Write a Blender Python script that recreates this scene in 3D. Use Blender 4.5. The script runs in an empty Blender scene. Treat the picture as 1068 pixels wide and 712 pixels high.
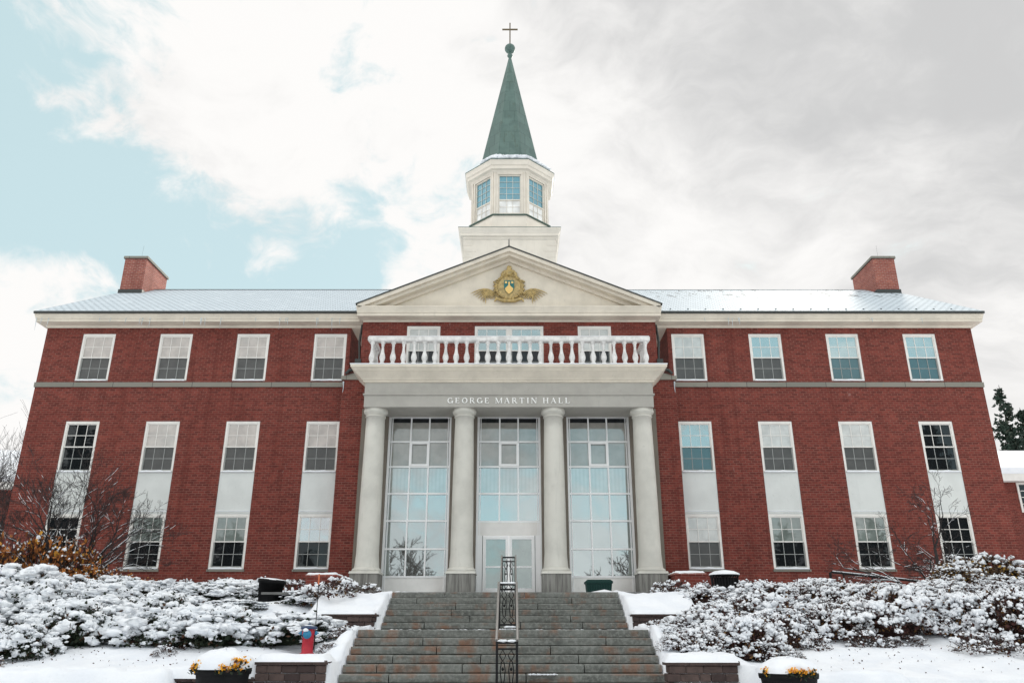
import bpy, math, random
from mathutils import Vector, noise
R = math.radians
PI = math.pi
SC = bpy.context.scene
COL = SC.collection

# ------------------------------------------------------------------ camera
cd = bpy.data.cameras.new('camera'); cam = bpy.data.objects.new('camera', cd); COL.objects.link(cam)
cd.sensor_width = 36; cd.lens = 27.81; cd.clip_start = .1; cd.clip_end = 3000
cam.location = (.12, 0, 0); cam.rotation_euler = (R(90 + 20.29), 0, 0)
SC.camera = cam

# ------------------------------------------------------------------ sun + sky
SUN_EL, SUN_AZ = R(30), R(23)          # azimuth from +Y towards +X: low sun behind the hall
sd = bpy.data.lights.new('sun', 'SUN'); sun = bpy.data.objects.new('sun', sd); COL.objects.link(sun)
sd.energy = 3.2; sd.angle = R(10); sd.color = (1, .93, .84)
sdir = Vector((math.sin(SUN_AZ) * math.cos(SUN_EL), math.cos(SUN_AZ) * math.cos(SUN_EL), math.sin(SUN_EL)))
sun.rotation_euler = sdir.to_track_quat('Z', 'Y').to_euler()
SC.view_settings.view_transform = 'Standard'; SC.view_settings.look = 'None'
SC.view_settings.exposure = 0.38; SC.view_settings.gamma = 1.0
SC.view_settings.use_curve_mapping = False

class NT:
    """small node-tree helper"""
    def __init__(s, tree): s.t = tree; s.n = tree.nodes; s.l = tree.links
    def node(s, typ, **kw):
        n = s.n.new(typ)
        for k, v in kw.items(): setattr(n, k, v)
        return n
    def put(s, sock, v):
        if isinstance(v, bpy.types.NodeSocket): s.l.new(v, sock)
        elif v is not None: sock.default_value = v
    def math(s, op, a, b=None, c=None, clamp=False):
        n = s.node('ShaderNodeMath', operation=op, use_clamp=clamp)
        s.put(n.inputs[0], a); s.put(n.inputs[1], b); s.put(n.inputs[2], c)
        return n.outputs[0]
    def vmath(s, op, a, b=None):
        n = s.node('ShaderNodeVectorMath', operation=op)
        s.put(n.inputs[0], a); s.put(n.inputs[1], b)
        return n.outputs['Value'] if op == 'DOT_PRODUCT' else n.outputs[0]
    def mix(s, f, a, b, mode='MIX'):
        n = s.node('ShaderNodeMix', data_type='RGBA', blend_type=mode)
        s.put(n.inputs[0], f)
        s.put(n.inputs[6], c4(a) if isinstance(a, tuple) else a); s.put(n.inputs[7], c4(b) if isinstance(b, tuple) else b)
        return n.outputs[2]
    def smooth(s, v, lo, hi, a=0., b=1.):
        n = s.node('ShaderNodeMapRange', interpolation_type='SMOOTHSTEP')
        s.put(n.inputs[0], v); n.inputs[1].default_value = lo; n.inputs[2].default_value = hi
        n.inputs[3].default_value = a; n.inputs[4].default_value = b
        return n.outputs[0]
    def noise(s, vec, scale, detail=4, rough=.55, dist=0.):
        n = s.node('ShaderNodeTexNoise'); s.put(n.inputs['Vector'], vec)
        n.inputs['Scale'].default_value = scale; n.inputs['Detail'].default_value = detail
        n.inputs['Roughness'].default_value = rough; n.inputs['Distortion'].default_value = dist
        return n.outputs[0]
    def scale(s, vec, v):
        n = s.node('ShaderNodeMapping'); s.put(n.inputs[0], vec); n.inputs['Scale'].default_value = v
        return n.outputs[0]
def c4(c): return (c[0], c[1], c[2], 1.0)

world = bpy.data.worlds.new('World'); SC.world = world; world.use_nodes = True
w = NT(world.node_tree); w.n.clear()
sky = w.node('ShaderNodeTexSky', sky_type='NISHITA'); sky.sun_disc = False
sky.sun_elevation = SUN_EL; sky.sun_rotation = SUN_AZ
tc = w.node('ShaderNodeTexCoord').outputs['Generated']
def pdir(px, py):                       # a direction in the sky, from where it stands over the hall
    v = 356 - py; th = R(20.29)
    return Vector((px - 534, 825 * math.cos(th) - v * math.sin(th), 825 * math.sin(th) + v * math.cos(th))).normalized()
def lobe(d, deg_in, deg_out):           # 1 inside deg_in, 0 outside deg_out
    dp = w.vmath('DOT_PRODUCT', tc, tuple(d))
    return w.smooth(dp, math.cos(R(deg_out)), math.cos(R(deg_in)))
wn = w.node('ShaderNodeTexNoise'); w.put(wn.inputs['Vector'], tc); wn.inputs['Scale'].default_value = 2.6; wn.inputs['Detail'].default_value = 4
warp = w.node('ShaderNodeVectorMath', operation='SCALE'); w.put(warp.inputs[0], w.vmath('SUBTRACT', wn.outputs['Color'], (.5, .5, .5))); warp.inputs['Scale'].default_value = .30
wtc = w.vmath('ADD', tc, warp.outputs[0])
sp = w.scale(wtc, (1, 1, 1.6))
n1 = w.noise(sp, 4.2, 12, .60)
n2 = w.noise(w.scale(wtc, (1.3, 1, 2.2)), 3.0, 12, .58)
n3 = w.noise(sp, 13.0, 9, .62)
# where blue shows: a bias per direction plus noise
bias = w.math('MULTIPLY', lobe(pdir(150, 240), 5, 24), .50)
bias = w.math('ADD', bias, w.math('MULTIPLY', lobe(pdir(20, 110), 2, 17), .52))
bias = w.math('ADD', bias, w.math('MULTIPLY', lobe(pdir(390, 240), 1, 9), .14))
bias = w.math('SUBTRACT', bias, w.math('MULTIPLY', lobe(pdir(150, 50), 1, 10), .58))
bias = w.math('SUBTRACT', bias, w.math('MULTIPLY', lobe(pdir(250, 95), 1, 9), .30))
bias = w.math('SUBTRACT', bias, w.math('MULTIPLY', lobe(pdir(390, 80), 3, 14), .45))
bias = w.math('SUBTRACT', bias, w.math('MULTIPLY', lobe(pdir(-40, 370), 5, 11), .90))
bias = w.math('SUBTRACT', bias, w.math('MULTIPLY', lobe(pdir(255, 190), 1, 9), .48))
bias = w.math('SUBTRACT', bias, w.math('MULTIPLY', lobe(pdir(860, 200), 16, 27), .45))
bias = w.math('ADD', bias, w.math('MULTIPLY', lobe(pdir(520, 300), 40, 60), .04))
# sky behind the viewer, mirrored in the glass
bias = w.math('ADD', bias, w.math('MULTIPLY', lobe(Vector((.55, -1, .40)).normalized(), 8, 24), .42))
bias = w.math('ADD', bias, w.math('MULTIPLY', lobe(Vector((-.10, -1, .135)).normalized(), 2, 7), .34))
bias = w.math('ADD', bias, w.math('MULTIPLY', lobe(Vector((.10, -1, .215)).normalized(), 1, 6), .34))
nn = w.math('ADD', w.math('MULTIPLY', w.math('SUBTRACT', n1, .5), 2.6), w.math('MULTIPLY', w.math('SUBTRACT', n3, .5), 1.5))
blue = w.smooth(w.math('SUBTRACT', bias, nn), .05, .55, 0, .96)
# cloud shade: light and dark clumps, brighter round the hidden sun
shade = w.math('ADD', w.math('MULTIPLY', w.math('SUBTRACT', n2, .5), 2.3), .64)
shade = w.math('ADD', shade, w.math('MULTIPLY', w.math('SUBTRACT', n3, .5), .55))
shade = w.math('ADD', shade, w.math('MULTIPLY', lobe(pdir(620, 270), 4, 22), .42))
shade = w.math('ADD', shade, w.math('MULTIPLY', lobe(pdir(300, 120), 6, 20), .42))
shade = w.math('ADD', shade, w.math('MULTIPLY', lobe(pdir(10, 360), 4, 16), .40))
shade = w.math('SUBTRACT', shade, w.math('MULTIPLY', lobe(pdir(900, 110), 5, 22), .42))
shade = w.math('SUBTRACT', shade, w.math('MULTIPLY', lobe(pdir(760, 150), 3, 12), .16))
shade = w.math('SUBTRACT', shade, w.math('MULTIPLY', lobe(Vector((0, -1, .22)).normalized(), 10, 26), .45))
shade = w.smooth(shade, .0, 1.0)
cloud = w.mix(shade, (4.85, 4.86, 4.87), (7.6, 7.5, 7.38))
nis = w.mix(.86, sky.outputs[0], (4.75, 6.25, 6.45))
skyc = w.mix(blue, cloud, nis)
# added fill: sky boosted overhead and behind the viewer to brighten facade and snow
front = lobe(pdir(534, 300), 38, 62)
gain = w.math('ADD', 1.0, w.math('MULTIPLY', w.math('SUBTRACT', 1.0, front), .55))
gv = w.node('ShaderNodeCombineXYZ')
for q in range(3): w.put(gv.inputs[q], gain)
skyc = w.mix(1.0, skyc, gv.outputs[0], 'MULTIPLY')
bg = w.node('ShaderNodeBackground'); w.put(bg.inputs[0], skyc); bg.inputs[1].default_value = .1
w.l.new(bg.outputs[0], w.node('ShaderNodeOutputWorld').inputs[0])

# ------------------------------------------------------------------ materials
MATS = {}
def mat(name, col=(.5, .5, .5), rough=.7, metal=0., spec=.5):
    m = bpy.data.materials.new(name); m.use_nodes = True; t = NT(m.node_tree)
    b = t.n['Principled BSDF']; b.inputs['Base Color'].default_value = c4(col)
    b.inputs['Roughness'].default_value = rough; b.inputs['Metallic'].default_value = metal
    b.inputs['Specular IOR Level'].default_value = spec
    t.b = b; MATS[name] = m; return m, t
def bump(t, h, strength=.3, dist=.02):
    n = t.node('ShaderNodeBump'); n.inputs['Strength'].default_value = strength
    n.inputs['Distance'].default_value = dist; t.put(n.inputs['Height'], h)
    t.l.new(n.outputs[0], t.b.inputs['Normal'])
def pos(t): return t.node('ShaderNodeNewGeometry').outputs['Position']
def varied(name, col, rough=.7, amt=.18, scale=3., col2=None, spec=.4, bmp=0., bscale=30.):
    m, t = mat(name, col, rough, spec=spec); p = pos(t)
    f = t.noise(p, scale, 6, .6)
    d = col2 or tuple(c * (1 - amt * 2) for c in col)
    st = t.noise(t.scale(p, (5, 5, .55)), 1.1, 5, .7); gr = t.noise(p, 5.5, 5, .7)
    c = t.mix(t.smooth(f, .35, .7), col, d); c = t.mix(t.smooth(st, .52, .74, 0, .9), c, tuple(x * (1 - amt * 1.7) for x in col))
    c = t.mix(t.smooth(gr, .60, .74, 0, .5), c, tuple(x * .72 for x in col)); t.put(t.b.inputs['Base Color'], c)
    if bmp: bump(t, t.noise(p, bscale, 4, .6), bmp, .02)
    return m
def uvw(t):
    """(along the wall, height) on any upright axis-aligned face"""
    g = t.node('ShaderNodeNewGeometry'); s = t.node('ShaderNodeSeparateXYZ'); t.put(s.inputs[0], g.outputs['Position'])
    n = t.node('ShaderNodeSeparateXYZ'); t.put(n.inputs[0], g.outputs['True Normal'])
    a = t.math('GREATER_THAN', t.math('ABSOLUTE', n.outputs[0]), .7)
    u = t.math('ADD', t.math('MULTIPLY', s.outputs[0], t.math('SUBTRACT', 1., a)), t.math('MULTIPLY', s.outputs[1], a))
    c = t.node('ShaderNodeCombineXYZ'); t.put(c.inputs[0], u); t.put(c.inputs[1], s.outputs[2])
    return c.outputs[0], g.outputs['Position'], s, n
def bricktex(t, vec, bw, rh, mortar, c1, c2, cm, off=.5, smooth=.1, bias=0.):
    n = t.node('ShaderNodeTexBrick'); t.put(n.inputs['Vector'], vec); n.offset = off
    n.inputs['Scale'].default_value = 1; n.inputs['Brick Width'].default_value = bw
    n.inputs['Row Height'].default_value = rh; n.inputs['Mortar Size'].default_value = mortar
    n.inputs['Mortar Smooth'].default_value = smooth; n.inputs['Bias'].default_value = bias
    n.inputs['Color1'].default_value = c4(c1); n.inputs['Color2'].default_value = c4(c2); n.inputs['Mortar'].default_value = c4(cm)
    return n.outputs[0], n.outputs[1]
def brick_mat(name, c1, c2, cm, stain=True):
    m, t = mat(name, c1, .85, spec=.2)
    uv, p, s, n = uvw(t)
    c, fac = bricktex(t, uv, .24, .092, .011, c1, c2, cm)
    # a darker course of headers every sixth row
    row = t.math('MODULO', t.math('ADD', t.math('DIVIDE', s.outputs[2], .092), 600.), 6.)
    hc = t.math('LESS_THAN', row, 1.)
    c = t.mix(t.math('MULTIPLY', hc, .30), c, tuple(x * .55 for x in c1))
    big = t.noise(p, .55, 5, .6); c = t.mix(t.smooth(big, .35, .75, 0, .38), c, tuple(x * .62 for x in c1))
    fine = t.noise(t.scale(p, (4, 4, 11)), 1.3, 5, .75)
    c = t.mix(t.smooth(fine, .48, .68, 0, .50), c, tuple(x * .45 for x in c2))
    c = t.mix(t.smooth(fine, .46, .30, 0, .35), c, (c1[0] * 1.45, c1[1] * 1.6, c1[2] * 1.5))
    st = t.noise(t.scale(p, (2.6, 2.6, .22)), 1.0, 5, .6); c = t.mix(t.smooth(st, .50, .72, 0, .42), c, tuple(x * .42 for x in c1))
    blo = t.noise(p, 2.4, 6, .7); c = t.mix(t.smooth(blo, .52, .70, 0, .35), c, (c1[0] * 1.35, c1[1] * 1.7, c1[2] * 1.6))
    if stain:      # pale lime bloom in a few spots
        eff = t.noise(t.scale(p, (2.2, 2.2, .8)), 1.0, 6, .7)
        c = t.mix(t.smooth(eff, .66, .78, 0, .35), c, (.42, .36, .34))
    t.put(t.b.inputs['Base Color'], c); bump(t, fac, -.4, .01)
    return m
BRICK = brick_mat('red_brick', (.212, .045, .034), (.110, .026, .021), (.215, .10, .080))
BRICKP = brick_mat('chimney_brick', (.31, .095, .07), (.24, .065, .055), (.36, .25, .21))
CREAM = varied('cream_paint', (.69, .63, .53), .6, .08, 1.2, bmp=.06)
STEEPLE = varied('steeple_paint', (.73, .675, .59), .6, .06, 1.2)
WHITE = varied('white_window_paint', (.78, .76, .72), .5, .05, 2.)
PANEL = varied('white_panel_paint', (.66, .68, .66), .55, .05, 1.1)
COLM = varied('column_paint', (.60, .585, .53), .55, .09, .9, bmp=.05)
BALM = varied('balustrade_paint', (.76, .75, .73), .55, .16, 3.5)
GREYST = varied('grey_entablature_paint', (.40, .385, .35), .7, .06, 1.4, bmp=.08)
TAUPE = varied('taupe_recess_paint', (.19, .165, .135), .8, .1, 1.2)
def stone_mat():
    m, t = mat('grey_belt_stone', (.3, .29, .27), .85); uv, p, s, n = uvw(t)
    c, f = bricktex(t, uv, 1.62, 1.0, .012, (.185, .18, .155), (.24, .225, .19), (.06, .06, .055), .0)
    c = t.mix(t.smooth(t.noise(p, 1.6, 6, .7), .5, .72, 0, .8), c, (.17, .18, .15))
    c = t.mix(t.smooth(t.noise(t.scale(p, (1, 1, .4)), 2.7, 4, .6), .66, .74, 0, .5), c, (.30, .20, .13))
    t.put(t.b.inputs['Base Color'], c); bump(t, t.noise(p, 20, 4), .2, .02); return m
STONE = stone_mat()
def pedestal_mat():
    m, t = mat('streaked_concrete', (.22, .21, .19), .85); p = pos(t)
    f = t.noise(t.scale(p, (9, 9, .7)), 1.2, 5, .65)
    t.put(t.b.inputs['Base Color'], t.mix(t.smooth(f, .38, .66), (.25, .245, .225), (.125, .12, .11))); return m
PEDM = pedestal_mat()
def slate_mat():
    m, t = mat('snowy_slate', (.7, .7, .7), .7, spec=.3)
    p = pos(t); s = t.node('ShaderNodeSeparateXYZ'); t.put(s.inputs[0], p)
    cv = t.node('ShaderNodeCombineXYZ'); t.put(cv.inputs[0], s.outputs[0]); t.put(cv.inputs[1], t.math('MULTIPLY', s.outputs[1], 1.16))
    c, f = bricktex(t, cv.outputs[0], .32, .24, .03, (1, 1, 1), (.9, .9, .9), (0, 0, 0), .5, .3)
    n = t.noise(p, 1.1, 6, .7); fine = t.noise(t.scale(p, (8, 3, 3)), 1.8, 5, .8)
    bare = t.smooth(fine, .54, .66, 0, .75)
    snowc = t.mix(bare, (.60, .67, .72), (.28, .34, .37))
    c2 = t.mix(t.math('MULTIPLY', f, .72), snowc, (.13, .17, .20))
    # slid patches: dark dashes high on the slope
    d2 = t.noise(t.scale(p, (2.6, .75, .75)), 1.15, 3, .75)
    hi = t.smooth(s.outputs[1], 33., 36.5)
    side = t.smooth(s.outputs[0], 4., 9.)
    dark = t.math('MULTIPLY', t.math('MULTIPLY', t.smooth(d2, .56, .62), hi), side)
    c2 = t.mix(dark, c2, (.035, .045, .055))
    c2 = t.mix(t.smooth(n, .5, .7, 0, .35), c2, (.70, .76, .80))
    t.put(t.b.inputs['Base Color'], c2); bump(t, f, -.5, .02); return m
SLATE = slate_mat()
def copper_mat():
    m, t = mat('green_copper', (.07, .15, .125), .55, spec=.4)
    p = pos(t); s = t.node('ShaderNodeSeparateXYZ'); t.put(s.inputs[0], p)
    cv = t.node('ShaderNodeCombineXYZ'); t.put(cv.inputs[0], s.outputs[0]); t.put(cv.inputs[1], s.outputs[2])
    c, f = bricktex(t, cv.outputs[0], .55, .78, .012, (.085, .142, .124), (.066, .115, .102), (.03, .06, .05), .5)
    c = t.mix(t.smooth(t.noise(p, 1.4, 6, .65), .42, .7, 0, .7), c, (.11, .18, .16))
    c = t.mix(t.smooth(t.noise(t.scale(p, (3, 3, .5)), 1.7, 4, .6), .56, .70, 0, .5), c, (.06, .085, .06))
    t.put(t.b.inputs['Base Color'], c); bump(t, f, -.4, .02); return m
COPPER = copper_mat()
DKMETAL = mat('dark_weathered_metal', (.055, .06, .058), .55, .6)[0]
BLACK = mat('black_painted_iron', (.010, .010, .011), .55, 0, .2)[0]
BLKPL = varied('black_plastic', (.008, .008, .009), .6, .2, 6., spec=.15)
RAILG = mat('brushed_steel_rail', (.42, .40, .38), .35, .7)[0]
ALU = mat('white_aluminium', (.90, .90, .90), .4)[0]
GOLD = varied('gilded_wood', (.52, .38, .15), .45, .25, 9., spec=.6)
SHGREEN = mat('shield_green', (.01, .13, .125), .4)[0]
SHGOLD = mat('shield_gold', (.72, .48, .16), .4)[0]
def snow_mat(name, a=(.85, .87, .90), b=(.77, .80, .85), bs=.25, sc=7.):
    m, t = mat(name, a, .75, spec=.25); p = pos(t)
    f = t.noise(p, 1.3, 5, .6)
    t.put(t.b.inputs['Base Color'], t.mix(t.smooth(f, .35, .7), a, b))
    h = t.math('ADD', t.noise(p, sc, 6, .65), t.math('MULTIPLY', t.noise(p, 1.7, 4, .5), 1.2))
    bump(t, h, bs, .10)
    t.b.inputs['Subsurface Weight'].default_value = 0.0
    return m
SNOW = snow_mat('snow'); SNOWB = snow_mat('clinging_snow', (.88, .90, .93), (.80, .83, .87), .25, 22.)
def glass_mat(name, base, refl, tint=(.93, .98, 1.), rough=.02, wav=.02, stripes=None):
    """coated glass in front of whatever hangs right behind it"""
    m = bpy.data.materials.new(name); m.use_nodes = True; t = NT(m.node_tree); t.n.clear()
    d = t.node('ShaderNodeBsdfDiffuse'); g = t.node('ShaderNodeBsdfGlossy'); mx = t.node('ShaderNodeMixShader')
    p = pos(t); c = c4(base)
    f = t.noise(p, 1.8, 4, .6)
    cc = t.mix(t.smooth(f, .3, .7), base, tuple(x * .72 for x in base))
    if stripes:
        sx = t.node('ShaderNodeSeparateXYZ'); t.put(sx.inputs[0], p)
        wv = t.math('SINE', t.math('MULTIPLY', sx.outputs[0], stripes)); cc = t.mix(t.smooth(wv, -.6, .9, 0, .35), cc, tuple(x * .45 for x in base))
    t.put(d.inputs[0], cc); g.inputs[0].default_value = c4(tint); g.inputs[1].default_value = rough
    b = t.node('ShaderNodeBump'); b.inputs['Strength'].default_value = wav; b.inputs['Distance'].default_value = .3
    t.put(b.inputs['Height'], t.noise(p, .9, 2, .5)); t.l.new(b.outputs[0], g.inputs['Normal'])
    lw = t.node('ShaderNodeLayerWeight'); lw.inputs[0].default_value = .25
    t.put(mx.inputs[0], t.math('ADD', t.math('MULTIPLY', lw.outputs['Fresnel'], .35), refl, clamp=True))
    t.l.new(d.outputs[0], mx.inputs[1]); t.l.new(g.outputs[0], mx.inputs[2])
    t.l.new(mx.outputs[0], t.node('ShaderNodeOutputMaterial').inputs[0]); MATS[name] = m; return m
G = dict(
    blind=glass_mat('pane_with_cream_blind', (.50, .45, .41), .10),
    white=glass_mat('pane_with_white_blind', (.58, .60, .58), .10),
    screen=glass_mat('pane_behind_grey_screen', (.075, .073, .069), .04, rough=.25),
    dark=glass_mat('dark_clear_pane', (.012, .014, .016), .03),
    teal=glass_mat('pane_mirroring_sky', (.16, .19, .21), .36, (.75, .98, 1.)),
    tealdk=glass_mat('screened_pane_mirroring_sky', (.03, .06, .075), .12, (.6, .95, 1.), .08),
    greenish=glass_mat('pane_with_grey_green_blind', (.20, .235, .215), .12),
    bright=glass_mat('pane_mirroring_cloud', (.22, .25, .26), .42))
PBLIND = glass_mat('portico_glass_with_blind', (.33, .315, .285), .16, (.86, .98, 1.), .03, .010)
PDARK = G['dark']
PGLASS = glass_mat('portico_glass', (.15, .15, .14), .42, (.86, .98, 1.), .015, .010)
PGLASSC = glass_mat('portico_glass_with_curtain', (.30, .29, .27), .34, (.84, .98, 1.), .015, .010, 42.)
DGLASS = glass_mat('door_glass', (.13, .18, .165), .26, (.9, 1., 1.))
BGLASS = glass_mat('belfry_upper_glass', (.06, .20, .27), .22, (.65, .93, 1.))
BGLASSL = glass_mat('belfry_lower_glass', (.88, .88, .86), .05)
def step_mat():
    m, t = mat('rust_stained_granite', (.2, .22, .21), .7, spec=.4)
    g = t.node('ShaderNodeNewGeometry'); p = g.outputs['Position']; s = t.node('ShaderNodeSeparateXYZ'); t.put(s.inputs[0], p)
    a = t.noise(t.scale(p, (1, 1, 4)), 1.6, 6, .7); c = t.mix(t.smooth(a, .3, .7), (.195, .205, .188), (.095, .10, .09))
    c = t.mix(t.smooth(t.noise(p, 14, 5, .7), .42, .68, 0, .7), c, (.29, .295, .275))
    r1 = t.noise(t.scale(p, (2.8, .4, .9)), 1.0, 4, .6); r2 = t.noise(t.scale(p, (.6, 2.1, 4.6)), 1.0, 3, .6)
    rust = t.math('MULTIPLY', t.smooth(r1, .47, .64), t.smooth(r2, .42, .56))
    c = t.mix(t.math('MULTIPLY', rust, .58), c, (.26, .10, .04))
    dk = t.noise(t.scale(p, (1.3, .5, 3)), 1.3, 5, .75); c = t.mix(t.smooth(dk, .58, .74, 0, .6), c, (.045, .05, .048))
    t.put(t.b.inputs['Base Color'], c); t.put(t.b.inputs['Roughness'], t.smooth(dk, .4, .65, .75, .35)); bump(t, t.noise(p, 32, 5, .6), .35, .02); return m
STEP = step_mat()
def block_mat():
    m, t = mat('dark_split_block', (.1, .08, .07), .9, spec=.2); p = pos(t)
    oi = t.node('ShaderNodeNewGeometry').outputs['Random Per Island']
    c = t.mix(oi, (.060, .042, .040), (.125, .088, .078))
    c = t.mix(t.smooth(t.noise(p, 9, 6, .7), .4, .7, 0, .6), c, (.045, .035, .033))
    t.put(t.b.inputs['Base Color'], c); bump(t, t.noise(p, 25, 6, .65), .6, .03); return m
BLOCK = block_mat()
PAVE = varied('wet_paving', (.16, .16, .155), .6, .15, 2.)
def leaf_mat(name, a, b, c=None):
    m, t = mat(name, a, .7, spec=.2)
    r = t.node('ShaderNodeNewGeometry').outputs['Random Per Island']
    col = t.mix(r, a, b)
    if c: col = t.mix(t.math('GREATER_THAN', r, .86), col, c)
    t.put(t.b.inputs['Base Color'], col); return m
LEAFD = leaf_mat('dark_evergreen_leaf', (.012, .022, .014), (.035, .042, .024), (.07, .035, .02))
LEAFR = leaf_mat('russet_leaf', (.075, .028, .024), (.028, .022, .019), (.16, .085, .03))
LEAFO = leaf_mat('orange_leaf', (.50, .19, .045), (.26, .09, .035), (.68, .34, .06))
LEAFY = leaf_mat('yellow_leaf', (.10, .055, .03), (.05, .035, .025), (.40, .24, .05))
NEEDLE = leaf_mat('spruce_needles', (.026, .046, .034), (.012, .024, .018), (.05, .06, .045))
BARK = varied('dark_bark', (.040, .034, .034), .9, .2, 6.)
TWIG = varied('grey_brown_twig', (.075, .05, .042), .9, .2, 6.)
FLOW = leaf_mat('chrysanthemum_petal', (.80, .34, .02), (.85, .48, .04), (.55, .18, .02))
HRED = varied('hydrant_red', (.46, .012, .03), .4, .12, 9.)
HBLUE = varied('hydrant_blue', (.03, .24, .42), .45, .12, 9.)
ORANGE = mat('orange_marker', (.55, .14, .05), .5)[0]
GREENB = mat('dark_green_plastic', (.005, .030, .026), .6, 0, .2)[0]
LETTER = mat('white_sign_letters', (.84, .84, .82), .45)[0]
ICE = mat('ice', (.70, .78, .82), .15)[0]; ICE.node_tree.nodes['Principled BSDF'].inputs['Transmission Weight'].default_value = .4

# ------------------------------------------------------------------ mesh builder
def worldloc(o):
    v = Vector((0, 0, 0))
    while o: v += o.location; o = o.parent
    return v
class MB:
    def __init__(s): s.v = []; s.f = []; s.sm = []
    def add(s, vs, fs, smooth=False):
        k = len(s.v); s.v += [tuple(q) for q in vs]; s.f += [tuple(i + k for i in f) for f in fs]; s.sm += [smooth] * len(fs); return s
    def box(s, x0, x1, y0, y1, z0, z1):
        return s.add([(x0, y0, z0), (x1, y0, z0), (x1, y1, z0), (x0, y1, z0), (x0, y0, z1), (x1, y0, z1), (x1, y1, z1), (x0, y1, z1)],
                     [(0, 3, 2, 1), (4, 5, 6, 7), (0, 1, 5, 4), (1, 2, 6, 5), (2, 3, 7, 6), (3, 0, 4, 7)])
    def bbox(s, x0, x1, y0, y1, z0, z1, b=.01):     # box with chamfered upright and top edges
        return s.loft([[(x0 + c, y0 + c), (x1 - c, y0 + c), (x1 - c, y1 - c), (x0 + c, y1 - c)] for c in (0, 0, b)], [z0, z1 - b, z1])
    def loft(s, rings, zs, caps=True, smooth=False):
        n = len(rings[0]); vs = [(x, y, z) for r, z in zip(rings, zs) for x, y in r]; fs = []
        for k in range(len(rings) - 1):
            for i in range(n):
                j = (i + 1) % n; fs.append((k * n + i, k * n + j, (k + 1) * n + j, (k + 1) * n + i))
        s.add(vs, fs, smooth)
        if caps: s.add(vs[:n], [tuple(range(n))[::-1]]); s.add(vs[-n:], [tuple(range(n))])
        return s
    def rects(s, levels):                           # levels: (x0,x1,y0,y1,z)
        return s.loft([[(a, c), (b, c), (b, d), (a, d)] for a, b, c, d, z in levels], [l[4] for l in levels])
    def lathe(s, prof, cx, cy, cz=0, seg=24, smooth=True):   # prof: (r, z)
        return s.loft([[(cx + r * math.cos(2 * PI * i / seg), cy + r * math.sin(2 * PI * i / seg)) for i in range(seg)] for r, z in prof],
                      [z + cz for r, z in prof], True, smooth)
    def tube(s, pts, rad, seg=6, caps=False):
        pts = [Vector(p) for p in pts]; n = len(pts); rad = rad if isinstance(rad, (list, tuple)) else [rad] * n
        vs = []; fs = []
        for i, p in enumerate(pts):
            d = (pts[min(i + 1, n - 1)] - pts[max(i - 1, 0)]); d = d.normalized() if d.length else Vector((0, 0, 1))
            a = d.cross(Vector((0, 0, 1)) if abs(d.z) < .92 else Vector((1, 0, 0))).normalized(); b = d.cross(a)
            for k in range(seg):
                t = 2 * PI * k / seg; vs.append(p + (a * math.cos(t) + b * math.sin(t)) * rad[i])
        for i in range(n - 1):
            for k in range(seg):
                j = (k + 1) % seg; fs.append((i * seg + k, i * seg + j, (i + 1) * seg + j, (i + 1) * seg + k))
        s.add(vs, fs, True)
        if caps: s.add(vs[:seg], [tuple(range(seg))]); s.add(vs[-seg:], [tuple(range(seg))[::-1]])
        return s
    def prism(s, poly, y0, y1):                     # polygon in x,z, given counter-clockwise seen from -y
        n = len(poly); vs = [(x, y0, z) for x, z in poly] + [(x, y1, z) for x, z in poly]
        fs = [tuple(range(n)), tuple(range(n, 2 * n))[::-1]] + [(i, i + n, (i + 1) % n + n, (i + 1) % n) for i in range(n)]
        return s.add(vs, fs)
    def blob(s, c, rx, ry, rz, rng, amp=.25, sub=1):
        vs, fs = ICO[sub]; o = rng.random() * 100
        out = []
        for q in vs:
            k = 1 + amp * noise.noise(Vector((q[0] * 1.6 + o, q[1] * 1.6, q[2] * 1.6)))*1.6
            out.append((c[0] + q[0] * rx * k, c[1] + q[1] * ry * k, c[2] + q[2] * rz * k))
        return s.add(out, fs, True)
    def leaf(s, c, size, rng, asp=1.6):
        a = Vector((rng.gauss(0, 1), rng.gauss(0, 1), rng.gauss(0, 1))).normalized()
        b = a.cross(Vector((rng.gauss(0, 1), rng.gauss(0, 1), rng.gauss(0, 1)))).normalized()
        c = Vector(c); a = a * size * .5 * asp; b = b * size * .5
        return s.add([c - a, c + b, c + a, c - b], [(0, 1, 2, 3)])
    def build(s, name, m, parent=None, loc=None, local=False):
        off = Vector((0, 0, 0)) if local else worldloc(parent)
        me = bpy.data.meshes.new(name)
        me.from_pydata([(x - off.x, y - off.y, z - off.z) for x, y, z in s.v], [], s.f)
        me.polygons.foreach_set('use_smooth', s.sm); me.materials.append(m); me.update()
        o = bpy.data.objects.new(name, me); COL.objects.link(o)
        if parent: o.parent = parent
        if loc: o.location = loc
        return o
def ico(n):
    import bmesh
    b = bmesh.new(); bmesh.ops.create_icosphere(b, subdivisions=n, radius=1.0)
    r = ([tuple(v.co) for v in b.verts], [tuple(v.index for v in f.verts) for f in b.faces]); b.free(); return r
ICO = {0: ico(1), 1: ico(2), 2: ico(3)}
def tag(o, label, cat, group=None, kind=None):
    if label: o['label'] = label
    if cat: o['category'] = cat
    if group: o['group'] = group
    if kind: o['kind'] = kind
    return o
def thing(name, loc, label, cat, group=None, rz=0):
    o = bpy.data.objects.new(name, None); COL.objects.link(o); o.location = loc; o.rotation_euler = (0, 0, rz)
    return tag(o, label, cat, group)
def copy_tree(o, parent=None):
    c = o.copy(); COL.objects.link(c); c.parent = parent
    for ch in list(o.children): copy_tree(ch, c)
    return c
def structure(o): o['kind'] = 'structure'; return o

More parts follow.
